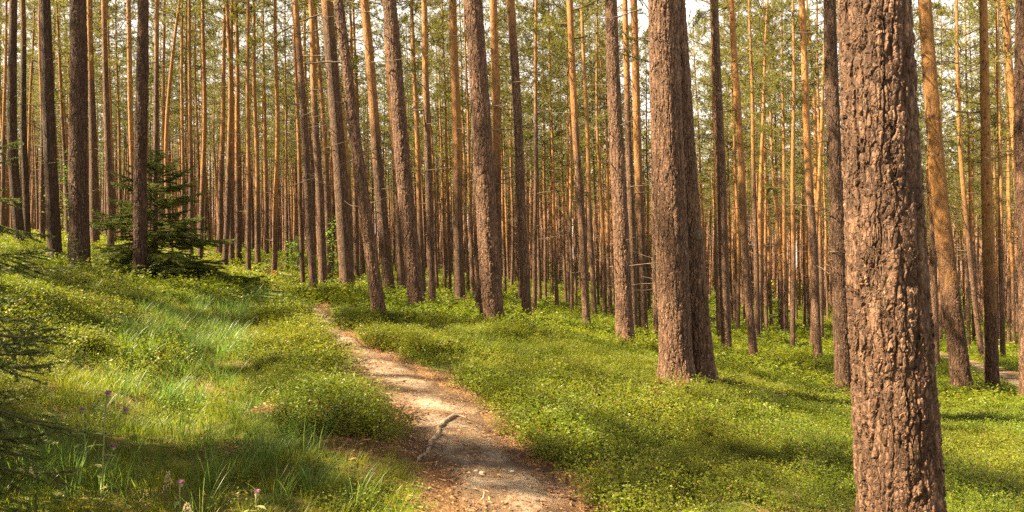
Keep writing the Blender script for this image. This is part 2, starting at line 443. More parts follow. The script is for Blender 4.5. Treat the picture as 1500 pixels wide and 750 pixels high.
def ribbon(name, pd, half=1.7):
    k = 36; t = np.linspace(-half, half, k)
    dx = np.gradient(pd[:, 0]); dy = np.gradient(pd[:, 1]); L = np.hypot(dx, dy)
    nx, ny = -dy / L, dx / L
    X = pd[:, 0:1] + nx[:, None] * t * pd[:, 2:3]; Y = pd[:, 1:2] + ny[:, None] * t * pd[:, 2:3]
    edge = np.abs(t)[None, :] + (fbm(X, Y, .45, 21) - .5) * .9 + (vnoise(X, Y, .12, 4) - .5) * .25
    z = T(X.ravel(), Y.ravel()).reshape(X.shape) + .022 - sstep(.75, 1.35, edge) * .07 + (vnoise(X, Y, .11, 9) - .5) * .012
    i = np.arange(X.size).reshape(X.shape)
    f = np.stack([i[:-1, :-1], i[:-1, 1:], i[1:, 1:], i[1:, :-1]], -1).reshape(-1, 4)
    me = quad_mesh(name, np.stack([X.ravel(), Y.ravel(), z.ravel()], 1), f, [M['path']])
    a = me.attributes.new('worn', 'FLOAT', 'POINT')
    a.data.foreach_set('value', (1 - sstep(.25, 1.1, edge)).ravel().astype(np.float32))
    return tag(link(name, me), kind='structure')
ribbon('path', dense(PATH, 420)); ribbon('path', PD2)

# ------------------------------------------------------------------ pines
def trunk_mesh(name, rb, H, center, seg=14, rings=34, vis=None, mat='bark', rt=None, ht=None, lump=.03, flare=.28, bend=None):
    """center(h)->(x,y). rt: radius at height ht"""
    if vis:   # dense part inside the visible heights
        h = np.concatenate([np.linspace(-.35, vis[0], 8)[:-1], np.linspace(vis[0], vis[1], rings), np.linspace(vis[1], H, 16)[1:]])
    else:
        h = np.concatenate([[-.35, -.1, 0.0, .08, .2, .4, .7], np.linspace(1.0, H, rings)])
    a = np.linspace(0, 2 * math.pi, seg, endpoint=False)
    if rt is None: r = rb * np.clip(1 - .80 * (h / H), .1, 1.02)
    else:
        r = np.where(h < ht, rb + (rt - rb) * np.clip(h, 0, None) / ht, rt + (.03 - rt) * (h - ht) / (H - ht))
    fl = 1 + flare * np.exp(-np.clip(h, 0, None) / .16)
    r = r * fl
    cx, cy = center(h)
    ph = random.uniform(0, 6)
    HH, AA = np.meshgrid(h, a, indexing='ij')
    lob = 1 + .16 * np.exp(-np.clip(HH, 0, None) / .14) * np.sin(AA * 5 + ph) + lump * (fbm(AA * 2 + 10 * np.cos(AA), HH * 1.3, 1.0, int(ph * 10)) - .5) * 2
    X = cx[:, None] + r[:, None] * lob * np.cos(AA); Y = cy[:, None] + r[:, None] * lob * np.sin(AA)
    i = np.arange(X.size).reshape(X.shape); j = np.roll(i, -1, axis=1)
    f = np.stack([i[:-1], j[:-1], j[1:], i[1:]], -1).reshape(-1, 4)
    return quad_mesh(name, np.stack([X.ravel(), Y.ravel(), HH.ravel()], 1), f, [M[mat]])

def tuft(mb_v, mb_f, p, d, L, nb, spread, w):
    """a brush of needles at p pointing along d"""
    d = d / (np.linalg.norm(d) + 1e-9)
    dirs = RNG.normal(size=(nb, 3)) * spread + d
    dirs /= np.linalg.norm(dirs, axis=1)[:, None]
    side = np.cross(dirs, RNG.normal(size=(nb, 3))); side /= np.linalg.norm(side, axis=1)[:, None] + 1e-9
    ln = L * RNG.uniform(.7, 1.15, (nb, 1))
    st = p + d * RNG.uniform(-.9, .3, (nb, 1)) * L
    a = st + side * w / 2; b = st - side * w / 2; c = st + dirs * ln
    mb_v.append(np.stack([a, b, c], 1).reshape(-1, 3))

def crown_mesh(name, L=11.0, R=2.1, nbr=30, dead=14, tufts=5, seed=0):
    """limbs with needle brushes; z=0 is the crown base, bare dead limbs hang below it"""
    rnd = random.Random(seed)
    mb = MB(); tv = []
    for k in range(nbr):
        t = (k + rnd.random()) / nbr
        z0 = L * (.02 + .95 * t)
        prof = (math.sin(math.pi * min(1, .22 + .80 * t)) ** .7)
        ln = max(.35, R * prof * rnd.uniform(.55, 1.15))
        az = k * 2.399 + rnd.uniform(-.5, .5)
        up = rnd.uniform(.0, .35) + .5 * t
        pts = []; p = np.array([0, 0, z0]); dr = np.array([math.cos(az), math.sin(az), up - .1]); dr /= np.linalg.norm(dr)
        ns = 5
        for s in range(ns + 1):
            pts.append(p.copy()); p = p + dr * ln / ns
            dr = dr + np.array([rnd.uniform(-.2, .2), rnd.uniform(-.2, .2), .06 + rnd.uniform(-.1, .1)]); dr /= np.linalg.norm(dr)
        mb.tube(pts, np.linspace(.028 * (1 - .5 * t), .006, ns + 1), 4, 1, False)
        for s in range(2, ns + 1):
            for q in range(tufts if s < ns else tufts + 2):
                b = pts[s] + np.array([rnd.uniform(-1, 1), rnd.uniform(-1, 1), rnd.uniform(-.3, .5)]) * (.20 + .16 * ln)
                if rnd.random() < .5: mb.tube([pts[s - 1] * .4 + pts[s] * .6, b], [.007, .003], 3, 1, False)
                dd = b - pts[s] + np.array([0, 0, .15]) + dr * .2
                tuft(tv, None, b, dd, .15, 14, .55, .020)
                tuft(tv, None, b - dd * .45, dd, .14, 9, .7, .020)
    for k in range(dead):
        z0 = -rnd.uniform(.0, 6.5) ** 1.0; az = rnd.uniform(0, 6.28); ln = rnd.uniform(.25, 1.5)
        p = np.array([0, 0, z0]); dr = np.array([math.cos(az), math.sin(az), rnd.uniform(-.15, .25)]); pts = []
        for s in range(5):
            pts.append(p.copy()); p = p + dr * ln / 4; dr = dr + np.array([rnd.uniform(-.22, .22), rnd.uniform(-.22, .22), rnd.uniform(-.12, .22)])
        mb.tube(pts, np.linspace(.012, .003, 5), 4, 1, False)
        for q in range(rnd.randint(0, 2)):
            i = rnd.randint(1, 3); e = pts[i] + np.array([rnd.uniform(-.4, .4), rnd.uniform(-.4, .4), rnd.uniform(-.1, .25)]) * ln * .5
            mb.tube([pts[i], e], [.007, .003], 3, 1, False)
    v = np.concatenate(tv)
    mb.v.append(v); nf = len(v) // 3
    mb.f += (np.arange(nf * 3).reshape(-1, 3) + mb.n).tolist(); mb.m += [0] * nf; mb.n += len(v)
    return mb.mesh(name, [M['needles'], M['twig']], smooth=False)

def crown_len(i): return 9.5 + 1.5 * (i % 3)
CR = {'thin': [crown_mesh('crown', crown_len(i), 1.5 + .16 * (i % 4), 15 + 2 * (i % 3), 12, 2, seed=i) for i in range(6)],
      'mid': [crown_mesh('crown', crown_len(i), 1.75 + .16 * (i % 4), 22 + 3 * (i % 3), 16 + 3 * (i % 4), 3, seed=30 + i) for i in range(6)],
      'full': [crown_mesh('crown', crown_len(i) + .3, 2.6 + .2 * (i % 4), 34 + 3 * (i % 3), 36 + 3 * (i % 4), 6, seed=60 + i) for i in range(6)]}
def crown_of(d): return CR['mid' if d < 37 else 'full']

def stub(mb, base, az, r, ln):
    d = np.array([math.cos(az), math.sin(az), random.uniform(-.1, .4)])
    p0 = np.array(base) + d * r * .8
    mb.tube([p0, p0 + d * ln * .5, p0 + d * ln + np.array([0, 0, random.uniform(-.02, .04)])], [.014, .010, .006], 5, 0)

TREES = []   # records for labelling: dict(px, d, w, obj)
def pine(xb, yb, xt, w, D, os=4.0, wt=None, mid=None, tone=.5, label=None, dens=None, H=None, nstub=6, land=None, crown=True, cut=None):
    """a pine read off the photo. xb,yb base pixel; xt pixel at the top edge; w base width px; D assumed girth"""
    X, d, z = hit(xb, yb, F * D / w)
    H = H or random.uniform(18.5, 23.5)
    ht = CZ + 375 / F * d - z
    slope = ((xt - xb) / F * d) / ht
    ylean = random.uniform(-.012, .012)
    m = 0.0
    if mid:   # (x at y) extra bow
        my, mx = mid
        lin = xb + (xt - xb) * (yb - my) / yb
        m = (mx - lin) / F * d / max(.2, math.sin(math.pi * min(1, (yb - my) / yb)))
    w1, w2, p1, p2 = random.uniform(.008, .03), random.uniform(.008, .03), random.uniform(0, 6), random.uniform(0, 6)
    def center(h):
        hh = np.clip(h, 0, None)
        lo = np.minimum(hh, ht); hi = np.maximum(hh - ht, 0)
        hi = hi - hi ** 2 / (2 * (H - ht + 4))
        cx = slope * (lo + hi) + m * np.sin(math.pi * np.clip(hh / ht, 0, 1)) + w1 * (np.sin(hh * .8 + p1) - math.sin(p1)) * np.clip(hh / 4, 0, 1)
        cy = ylean * (lo + hi) + w2 * (np.sin(hh * .7 + p2) - math.sin(p2)) * np.clip(hh / 4, 0, 1)
        return cx, cy
    rb = w * d / F / 2 / 1.02
    rt = wt * d / F / 2 if wt else None
    if d < 11.5:
        vis = (max(-.1, CZ - z - 395 / F * d), ht + .25)
        seg, rings = (220, 620) if d < 6 else (150, 520)
        me = trunk_mesh('trunk', rb, H, center, seg, rings, vis, 'bark_near', rt, ht, flare=.1 if d < 6 else .34)
    elif d < 17:
        me = trunk_mesh('trunk', rb, H, center, 72, 330, (-.1, ht + .25), 'bark_near', rt, ht, flare=.32)
    else:
        me = trunk_mesh('trunk', rb, H, center, 18, 60, None, 'bark', rt, ht)
    t = thing('pine_tree', label, 'tree', (X, d, z), 'pine trees of the stand')
    tr = link('trunk', me, t); tr.color = (os * (1.0 if d < 17 else 1.22) / 20, tone * (1.0 if d < 17 else random.uniform(.82, 1.05)), .5, 1)
    if crown:
        i = random.randrange(6); ch = H - crown_len(i) + .3
        cx, cy = center(np.array([ch]))
        c = link('crown', crown_of(d)[i], t, (float(cx[0]), float(cy[0]), ch)); c.rotation_euler = (0, 0, random.uniform(0, 6.28))
    if nstub:
        for k in range(nstub):
            hh = random.uniform(1.2, min(ht, 9)); az = random.uniform(0, 6.28)
            cx, cy = center(np.array([hh])); r = float(rb * (1 - .8 * hh / H)) if not rt else float(rb + (rt - rb) * min(1, hh / ht))
            mb = MB(); ln = random.choice([.06, .08, .12, .2, .35]); stub(mb, (float(cx[0]), float(cy[0]), hh), az, r, ln)
            link('branch_stub', mb.mesh('branch_stub', [M['twig']]), t)
    rec = dict(px=xb, py=yb, xt=xt, d=d, w=w, o=t, os=os, label=label, land=land, center=center, rb=rb, H=H, ht=ht)
    TREES.append(rec)
    return rec

def dead_branch(rec, pts, r0=.02, twigs=()):
    """pts: photo pixels from the trunk outwards, in the tree's own plane, swung a little in depth"""
    t = rec['o']; d = rec['d']; sw = random.uniform(-.25, .35)
    def w(p, k):
        dd = d * (1 + 0.0) + sw * k * .6
        return np.array([(p[0] - 750) / F * dd - t.location.x, dd - t.location.y, CZ - (p[1] - 375) / F * dd - t.location.z])
    n = len(pts); q = [w(p, k / (n - 1)) for k, p in enumerate(pts)]
    mb = MB(); 
    # resample with a little crookedness
    tt = np.linspace(0, n - 1, n * 3); qq = np.stack([np.interp(tt, range(n), [a[j] for a in q]) for j in range(3)], 1)
    qq[1:] += RNG.normal(size=(len(qq) - 1, 3)) * .008
    mb.tube(qq, np.linspace(r0, r0 * .3, len(qq)), 6, 0, rough=.12)
    for tw in twigs:
        a = [w(p, .6) for p in tw]
        a[0] = qq[np.argmin(np.linalg.norm(qq - a[0], axis=1))]
        mb.tube(a, np.linspace(r0 * .45, r0 * .2, len(a)), 5, 0)
    return link('dead_branch', mb.mesh('dead_branch', [M['twig']]), t)

# --- trees that can be told apart in the photograph
p30 = pine(30,362,22,15,.36,7,mid=(180,19),label='dark pine with a kinked trunk above the leftmost spruce twigs',tone=.29)  # low tone paints the left trunks' shade into their bark, also just below
pine(40,358,34,10,.26,6,label='dark slim pine hugging the right side of the kinked pine',tone=.29)
p81 = pine(81,386,66,19,.36,9,wt=14,label='dark straight pine between the kinked pine and the thickest left trunk',tone=.29)
p118 = pine(118,405,110,27,.36,9,wt=21,label='thick dark pine standing just left of the bushy spruce',land='thick dark pine',tone=.29)  # shade on this trunk put into the bark by the low tone
pine(62,358,60,8,.27,4,label='slim pine seen just left of the dark straight pine')
pine(139,352,132,13,.32,6,label='tall grey-brown pine rising close behind the thick dark pine')
pine(163,382,151,10,.28,6,label='grey pine with many short twigs behind the spruce top')
pine(198,388,190,8.5,.26,2.2,label='reddish pine behind the dark pine that rises out of the spruce')
p205 = pine(205,415,210,19,.30,6.5,wt=14,label='dark pine rising out of the bushy spruce',land='spruce-ringed pine',tone=.29)  # bark darkened by tone to carry the shade over this trunk
pine(226,386,229,9,.27,6,label='grey pine close behind the spruce on the right side')
pine(36,347,50,5,.25,3); pine(3,352,7,6,.25,4); pine(100,352,81,6,.22,5); pine(178,381,171,5,.25,3); pine(168,381,158,6,.25,3)
pine(238,382,239,6,.26,3)
pine(252,377,265,7,.26,2.2,mid=(160,246),label='orange pine with a swan-neck bend near its top, right above the spruce')
pine(268,385,267,6,.25,3); pine(280,386,276,7,.26,3.5)
pine(293,383,298,8,.27,2.5,mid=(200,299),label='bowed orange pine a little right of the spruce')
pine(322,376,330,9,.30,4); pine(329,391,334,9,.26,3.5,mid=(235,337),label='crooked orange pine in the left cluster right of the spruce',land='crooked orange pine')
pine(339,388,341,9,.28,3); pine(350,389,347,9,.27,3.5)
pine(364,408,361,8,.25,2.8,label='slender pine standing lower than its left cluster neighbours by the hollow')
pine(378,389,371,8,.26,2.5); pine(391,376,385,7,.26,3)
pine(402,405,405,8,.25,2.2,mid=(250,406),label='orange pine above the rust red fronds',land='rusty-frond pine')
pine(421,390,418,4,.18,3)
pine(444,423,431,7,.2,3.5,label='thinnest of the three pines beyond the path end')
p460 = pine(460,431,433,12,.26,4.5,label='middle one of three pines beyond the path end',land='path-end pines')
p474 = pine(474,427,454,13,.28,6,label='sturdiest of the three pines beyond the path end')
p510 = pine(510,430,479,22,.38,7,wt=17,label='stout grey pine with dead side branches beyond the path',land='stout dead-branched pine',nstub=3)
pine(523,411,512,9,.28,4); pine(532,407,517,8,.26,2.2,label='orange-topped pine crossing behind the leaning flaky pine')
p558 = pine(557,474,495,20,.245,8,wt=13,label='leaning flaky-barked pine nearest the right edge of the path',land='leaning flaky pine',nstub=4)
p571 = pine(571,438,534,18,.31,3.6,wt=12,label='leaning orange-topped pine right behind the leaning flaky pine')
pine(590,439,564,14,.28,5,label='brown pine just left of the thick tilted pine')
p612 = pine(612,462,569,25,.36,9,wt=19,label='thick grey tilted pine between leaning flaky pine and centre',land='thick tilted pine')
pine(620,441,603,10,.26,3,label='orange pine half hidden behind the thick tilted pine')
pine(633,449,622,11.5,.27,4,label='brown slim pine just right of the thick tilted pine')
pine(674,451,664,17,.30,3.4,wt=11,label='straight orange-topped pine midway between tilted and thick centre pines',land='straight orange-topped pine')
pine(701,468,690,10,.22,5,label='slim pale pine hugging the left side of the thick centre pine')
p722 = pine(722,480,693,34,.40,9,wt=25,label='thick grey scaly pine at the centre of the near row',land='thick centre pine')
pine(729,466,723,15,.30,3.2,label='orange-topped pine directly behind the thick centre pine')
pine(773,475,747,15,.30,5.5,wt=12,label='tan leaning pine second right of the thick centre pine',land='tan leaning pine')
pine(783,467,785,7.5,.24,6,label='upright thin grey pine touching the tan leaning pine')
p860 = pine(860,485,833,12,.27,4.5,wt=9,label='leaning brown pine with orange top left of the scaly pine pair',land='leaning brown pine')
pine(871,471,853,8.5,.25,4,label='slim pine just right of the leaning brown pine')
p916 = pine(916,506,896,26,.36,8,wt=17,label='scaly grey-pink pine with brown litter at its foot',land='scaly grey-pink pine')
pine(929,492,914,13,.28,6,label='grey pine half hidden behind the scaly grey-pink pine')
pine(943,497,927,14,.28,3.2,wt=10,label='bright orange-topped pine between scaly pine and twin pine')
pine(962,507,952,10,.24,5,label='pale slim pine peeking out left of the twin pine')
p991 = pine(991,560,972,48,.45,10,wt=42,tone=.45,label='thicker front trunk of the close pine pair',land='close pine pair',nstub=0,H=23)
p1027 = pine(1027,563,981,42,.41,10,wt=33,tone=.45,label='rear leaning trunk of the close pine pair with dark knot',nstub=0,H=22)
pine(1037,472,1013,5.5,.25,3.5)
pine(1053,498,1043,6,.24,4)
p1065 = pine(1065,522,1047,15.5,.28,9,wt=12,label='straight lichen-grey pine right of the close pine pair',land='lichen-grey pine')
pine(1105,534,1072,12.5,.25,3.2,mid=(300,1087),label='curved orange pine second right of the close pine pair',land='curved orange pine')
pine(1110,498,1096,8.5,.25,6.5,label='upright grey pine right behind the curved orange pine')
pine(1113,496,1123,8,.25,3,mid=(330,1113),label='orange pine bending rightwards behind the curved orange pine')
pine(1152,497,1147,7,.25,3); pine(1161,515,1160,7.5,.22,3.2,label='upright slim orange pine with a dark shadow at its foot')
pine(1189,511,1213,7,.22,4,label='rightward-slanting thin pine crossing the leaning forked-looking pine')
p1198 = pine(1198,530,1171,13,.27,4.2,wt=8.5,label='orange leaning pine that crosses a thin one near its foot',land='orange crossing pine')
pine(1204,503,1197,6,.24,4)
p1239 = pine(1236,576,1213,24,.36,10,wt=16,label='dark straight pine close left of the giant foreground trunk',land='dark straight pine',tone=.31)  # dark grey bark, toned down further to paint in its shade
p1320 = pine(1326,852,1272,119,.43,10,wt=92,tone=.37,label='giant foreground pine trunk with deep plated bark',land='giant foreground trunk',nstub=0,H=23)
pine(1371,540,1361,11,.23,4,label='tan pine between giant trunk and leaning reddish pine')
p1410 = pine(1410,574,1358,27,.39,2.6,wt=18,mid=(300,1380),tone=.36,label='leaning reddish-orange pine right of the giant trunk',land='leaning reddish pine')
p1453 = pine(1453,574,1440,19,.28,2.2,wt=11,tone=.43,label='straight bright orange pine right of the leaning reddish pine',land='bright orange pine')
pine(1439,528,1400,8,.2,4,mid=(420,1425),label='thin slanting pine between the reddish and bright orange pines')
pine(1420,513,1398,5,.22,4); pine(1428,507,1412,6,.24,4); pine(1462,509,1455,5,.22,3); pine(1469,529,1462,7.5,.22,4)
pine(1478,510,1476,5,.22,3); pine(1486,511,1471,5,.22,3); pine(1378,503,1381,5,.23,2.5)
pine(1508,592,1501,25,.36,10,wt=17,label='dark pine cut by the right edge of the view',tone=.45)
pine(1513,528,1466,14,.28,2.5,label='orange pine slanting down to the right behind the edge pine')
pine(1502,520,1480,9,.24,2.0,label='bright orange pine left of the slanting pine by the right edge')
# small ones of the middle distance: base x, y, width
for xb, yb, w in [(640,417,5),(652,423,5),(660,433,5),(686,431,5),(693,440,6),(740,431,5),(745,412,4),(754,414,4),(762,447,5.5),(791,440,6),(799,440,5),(809,438,5),
                  (816,455,6),(829,444,5),(834,450,4.5),(838,461,5.5),(844,462,4.5),(850,425,4),(877,449,4),(881,442,4.5),(887,438,4.5),(893,450,5.5),(900,447,4.5),(933,459,4),(951,458,4.5),
                  (1072,476,4.5),(1077,477,5),(1082,486,5.5),(1091,485,4.5),(1117,483,4),(1123,485,5),(1130,477,5),(1143,481,5),(1167,471,4.5),(1179,480,5),(1185,483,4.5),(1213,470,4),(1223,490,5.5)]:
    pine(xb, yb, xb - random.uniform(2, 18), w, random.uniform(.22, .26), random.uniform(2.6, 4.5), nstub=0)
NEAR = len(TREES)

# --- trees beyond: shared trunk meshes, every tree an object of its own
TRUNKS = []
for i in range(9):
    s1, s2, a1, a2 = random.uniform(-.03, .008), random.uniform(-.012, .012), random.uniform(.03, .16), random.uniform(.3, .6)
    TRUNKS.append((trunk_mesh('trunk', .128, 21.0, lambda h, s1=s1, s2=s2, a1=a1, a2=a2: (s1 * h + a1 * (np.sin(h * a2 + s1 * 90) - math.sin(s1 * 90)), s2 * h), 10, 26), s1, s2, a1, a2))
def far_pine(X, Y, s, os):
    t = thing('pine_tree', None, 'tree', (X, Y, Z(X, Y)), 'pine trees of the stand', random.uniform(-.5, .5))
    me, s1, s2, a1, a2 = random.choice(TRUNKS)
    tr = link('trunk', me, t); gs = random.uniform(.7, 1.35); tr.scale = (s * gs, s * gs * random.uniform(.92, 1.08), s); tr.color = (os / 20, random.uniform(.34, .58), .5, 1); t.rotation_euler = (random.gauss(0, .012), random.gauss(-.02, .018), t.rotation_euler[2])
    i = random.randrange(6); hh = 21 - crown_len(i)
    c = link('crown', crown_of(Y)[i], t, ((s1 * hh + a1 * (math.sin(hh * a2 + s1 * 90) - math.sin(s1 * 90))) * s, s2 * hh * s, hh * s)); c.scale = (s, s, s)
    c.rotation_euler = (0, 0, random.uniform(0, 6.28))
    TREES.append(dict(px=750 + F * X / Y, py=375 + F * (CZ - t.location.z) / Y, d=Y, w=F * .26 * s / Y, o=t, os=os, label=None, land=None))
occ = [(r['o'].location.x, r['o'].location.y) for r in TREES]
tries = 0
while len(TREES) < 298 and tries < 60000:
    tries += 1
    Y = 26 + 66 * random.random() ** .8
    px = random.uniform(-60, 1560)
    X = (px - 750) / F * Y
    if px < 460 and Y < 40: continue
    if Y < 34 and px > 640 and px < 1000: continue
    if Y < 30: continue
    if 1360 < px and Y < 38: continue
    if random.random() < .0: continue
    md = 1.9 if Y > 45 else 2.2
    if any(abs(X - ox) < md and abs(Y - oy) < md and math.hypot(X - ox, Y - oy) < md for ox, oy in occ): continue
    occ.append((X, Y)); far_pine(X, Y, random.uniform(.82, 1.12), random.uniform(2.2, 7))

# ------------------------------------------------------------------ instancing of what nobody could count
def scatter(name, sources, pts, rots, scl, idx, kind='stuff'):
    """one object whose points carry sprigs: geometry nodes put a source mesh on each point"""
    col = bpy.data.collections.new(name + '_sources')
    for i, me in enumerate(sources):
        o = bpy.data.objects.new('%s_%02d' % (name, i), me); o.color = (.17 + .03 * i, .46 + .02 * i, .5, 1); col.objects.link(o)
    me = bpy.data.meshes.new(name)
    me.vertices.add(len(pts)); me.vertices.foreach_set('co', np.asarray(pts, np.float32).ravel())
    a = me.attributes.new('rot', 'FLOAT_VECTOR', 'POINT'); a.data.foreach_set('vector', np.asarray(rots, np.float32).ravel())
    a = me.attributes.new('scl', 'FLOAT', 'POINT'); a.data.foreach_set('value', np.asarray(scl, np.float32))
    a = me.attributes.new('pick', 'INT', 'POINT'); a.data.foreach_set('value', np.asarray(idx, np.int32))
    o = tag(link(name, me), kind=kind)
    g = bpy.data.node_groups.new(name, 'GeometryNodeTree')
    g.interface.new_socket('Geometry', in_out='INPUT', socket_type='NodeSocketGeometry')
    g.interface.new_socket('Geometry', in_out='OUTPUT', socket_type='NodeSocketGeometry')
    gi = g.nodes.new('NodeGroupInput'); go = g.nodes.new('NodeGroupOutput')
    ci = g.nodes.new('GeometryNodeCollectionInfo'); ci.inputs['Collection'].default_value = col
    ci.inputs['Separate Children'].default_value = True; ci.inputs['Reset Children'].default_value = True
    ip = g.nodes.new('GeometryNodeInstanceOnPoints'); ip.inputs['Pick Instance'].default_value = True
    def na(nm, tp):
        q = g.nodes.new('GeometryNodeInputNamedAttribute'); q.data_type = tp; q.inputs['Name'].default_value = nm
        return q.outputs['Attribute']
    L = g.links.new
    L(gi.outputs[0], ip.inputs['Points']); L(ci.outputs[0], ip.inputs['Instance'])
    L(na('pick', 'INT'), ip.inputs['Instance Index'])
    L(na('rot', 'FLOAT_VECTOR'), ip.inputs['Rotation']); L(na('scl', 'FLOAT'), ip.inputs['Scale'])
    L(ip.outputs[0], go.inputs[0])
    md = o.modifiers.new('scatter', 'NODES'); md.node_group = g
    return o

def leaf_quads(P, D, Nn, L, W):
    """pointed oval leaves: base P, direction D, normal-ish Nn; 4-vertex diamonds with the widest part past the middle"""
    D = D / np.linalg.norm(D, axis=1)[:, None]
    S = np.cross(D, Nn); S /= np.linalg.norm(S, axis=1)[:, None] + 1e-9
    U = np.cross(S, D)
    m = P + D * L[:, None] * .5
    a = P; b = m + S * W[:, None] * .5 + U * W[:, None] * .12; c = P + D * L[:, None]; d = m - S * W[:, None] * .5 + U * W[:, None] * .12
    return np.stack([a, b, c, d], 1).reshape(-1, 3)

def bilberry(name, nst, h, spread, per, leaf, seed):
    rg = np.random.default_rng(seed); mb = MB(); Q = []
    for s in range(nst):
        r = spread * math.sqrt(rg.random()); a = rg.random() * 6.28
        b = np.array([r * math.cos(a), r * math.sin(a), -.02])
        dr = np.array([rg.normal() * .28 + .5 * r * math.cos(a) / spread, rg.normal() * .28 + .5 * r * math.sin(a) / spread, 1.0]); hh = h * rg.uniform(.55, 1.12) * (1 - .25 * r / spread)
        e = b + dr * hh; mid = b + dr * hh * .5 + rg.normal(size=3) * .012
        if leaf < .03: mb.tube([b, mid, e], [.0016, .0013, .0008], 3, 1, False)
        t = rg.uniform(.28, 1.02, per)[:, None]
        P = b * (1 - t) + e * t + rg.normal(size=(per, 3)) * np.array([.028, .028, .014]) * (h / .2)
        az = rg.random(per) * 6.28
        D = np.stack([np.cos(az), np.sin(az), rg.uniform(-.15, .5, per)], 1)
        Nn = np.stack([rg.normal(size=per) * .45, rg.normal(size=per) * .45, np.ones(per)], 1)
        L = leaf * rg.uniform(.7, 1.25, per)
        Q.append(leaf_quads(P, D, Nn, L, L * .58))
    v = np.concatenate(Q); nf = len(v) // 4
    mb.v.append(v); mb.f += (np.arange(nf * 4).reshape(-1, 4) + mb.n).tolist(); mb.m += [0] * nf; mb.n += len(v)
    return mb.mesh(name, [M['berry'], M['stem']], smooth=False)

def grass_tuft(name, nb, L0, L1, spread, w, droop, seed, mat='grass'):
    rg = np.random.default_rng(seed); V = []; Fc = []; k = 0
    for b in range(nb):
        r = spread * math.sqrt(rg.random()); a = rg.random() * 6.28
        p = np.array([r * math.cos(a), r * math.sin(a), -.02]); L = rg.uniform(L0, L1)
        az = a + rg.normal() * .9; tilt = rg.uniform(.05, .45)
        d = np.array([math.cos(az) * tilt, math.sin(az) * tilt, 1.0]); d /= np.linalg.norm(d)
        s = np.array([-math.sin(az + .4), math.cos(az + .4), 0.0]); ns = 5
        for i in range(ns):
            ww = w * (1 - i / (ns - 1)) ** .7 * rg.uniform(.8, 1.1) / 2
            V += [p - s * ww, p + s * ww]
            p = p + d * L / (ns - 1); d = d + np.array([math.cos(az), math.sin(az), -.55]) * droop * rg.uniform(.5, 1.3); d /= np.linalg.norm(d)
        for i in range(ns - 1): Fc.append((k + 2 * i, k + 2 * i + 1, k + 2 * i + 3, k + 2 * i + 2))
        k += 2 * ns
    return quad_mesh(name, np.array(V), np.array(Fc), [M[mat]], smooth=True)

BERRY = [bilberry('bilberry_sprig', 12, .17, .15, 22, .019, i) for i in range(6)]
BERRY_MID = [bilberry('bilberry_clump', 12, .20, .26, 12, .040, 20 + i) for i in range(5)]
BERRY_FAR = [bilberry('bilberry_patch', 14, .24, .55, 12, .085, 40 + i) for i in range(4)]

# grass hollow, in photo pixels
GP = [(-80,640),(40,585),(120,520),(165,470),(210,445),(300,446),(350,430),(425,418),(446,428),(400,452),(372,480),(362,525),(395,560),(420,610),(445,632),(510,648),(560,648),(600,628),(700,690),(720,800),(760,1200),(-600,1200),(-600,700)]
def inside(px, py, poly):
    c = np.zeros(px.shape, bool); j = len(poly) - 1
    for i in range(len(poly)):
        xi, yi = poly[i]; xj, yj = poly[j]
        c ^= ((yi > py) != (yj > py)) & (px < (xj - xi) * (py - yi) / (yj - yi + 1e-9) + xi); j = i
    return c
def to_px(x, y, z): return 750 + F * x / y, 375 - F * (z - CZ) / y

def sample(y0, y1, count, side=1.12, base=1.0):
    """random ground points in the view's wedge, evenly over the area"""
    y = np.sqrt(RNG.uniform(y0 ** 2, y1 ** 2, count))
    x = RNG.uniform(-1, 1, count) * (.70 * side * y + base)
    z = T(x, y); px, py = to_px(x, y, z)
    return x, y, z, px, py
def path_gap(x, y):
    g = np.full(np.shape(x), 99.0)
    for pd in (PD, PD2):
        for qx, qy, qw in pd[::2]: g = np.minimum(g, np.hypot(x - qx, y - qy) - qw)
    return g
def keep_off(x, y, margin=.12):
    k = path_gap(x, y) + (vnoise(x, y, .3, 14) - .5) * .16 > margin
    for r in TREES[:NEAR]:
        o = r['o'].location
        if o.y < 22: k &= np.hypot(x - o.x, y - o.y) > r['rb'] * 1.05
    return k
def rots(n, tilt=.25): return np.stack([RNG.normal(size=n) * tilt, RNG.normal(size=n) * tilt, RNG.random(n) * 6.28], 1)

# bilberry, near to far
def berry(name, src, y0, y1, count, s0, s1, thin, gfrac, margin=.12):
    x, y, z, px, py = sample(y0, y1, count)
    g = inside(px, py, GP)
    dens = sstep(.22, .42, fbm(x, y, 1.4, 31)) * (1 - bareness(x, y) * .9)
    bank = (px < 330) & (~g)
    dens = np.where(bank, dens * .75, dens)
    right = sstep(1050, 1350, px) * sstep(16, 8, np.abs(y - 14))
    k = keep_off(x, y, margin) & (~g | (RNG.random(count) < gfrac)) & (RNG.random(count) < np.clip(dens * thin, 0, 1))
    x, y, z = x[k], y[k], z[k]; n_ = len(x)
    ridge = 1 + .35 * np.exp(-((path_dist(x, y) - 1.9) / .8) ** 2)
    sc = RNG.uniform(s0, s1, n_) * (.35 + 1.35 * fbm(x, y, .9, 33, 2)) * ridge * np.where((to_px(x, y, z)[0] < 330) & (y < 20) & (y > 6), 1.12, 1.0) * (.62 + .38 * sstep(4, 7, y))
    return np.stack([x, y, z], 1), rots(n_, .18), sc, RNG.integers(0, len(src), n_)
def merge(parts):
    return [np.concatenate([p[i] for p in parts]) for i in range(4)]
b1 = berry('b', BERRY, 3.0, 14, 21000, .85, 1.35, 1.0, .05)
b2 = berry('b', BERRY_MID, 12.5, 30, 13000, .8, 1.35, 1.0, .02, .3)
b3 = berry('b', BERRY_FAR, 27, 95, 13000, .7, 1.3, .95, .0, .45)
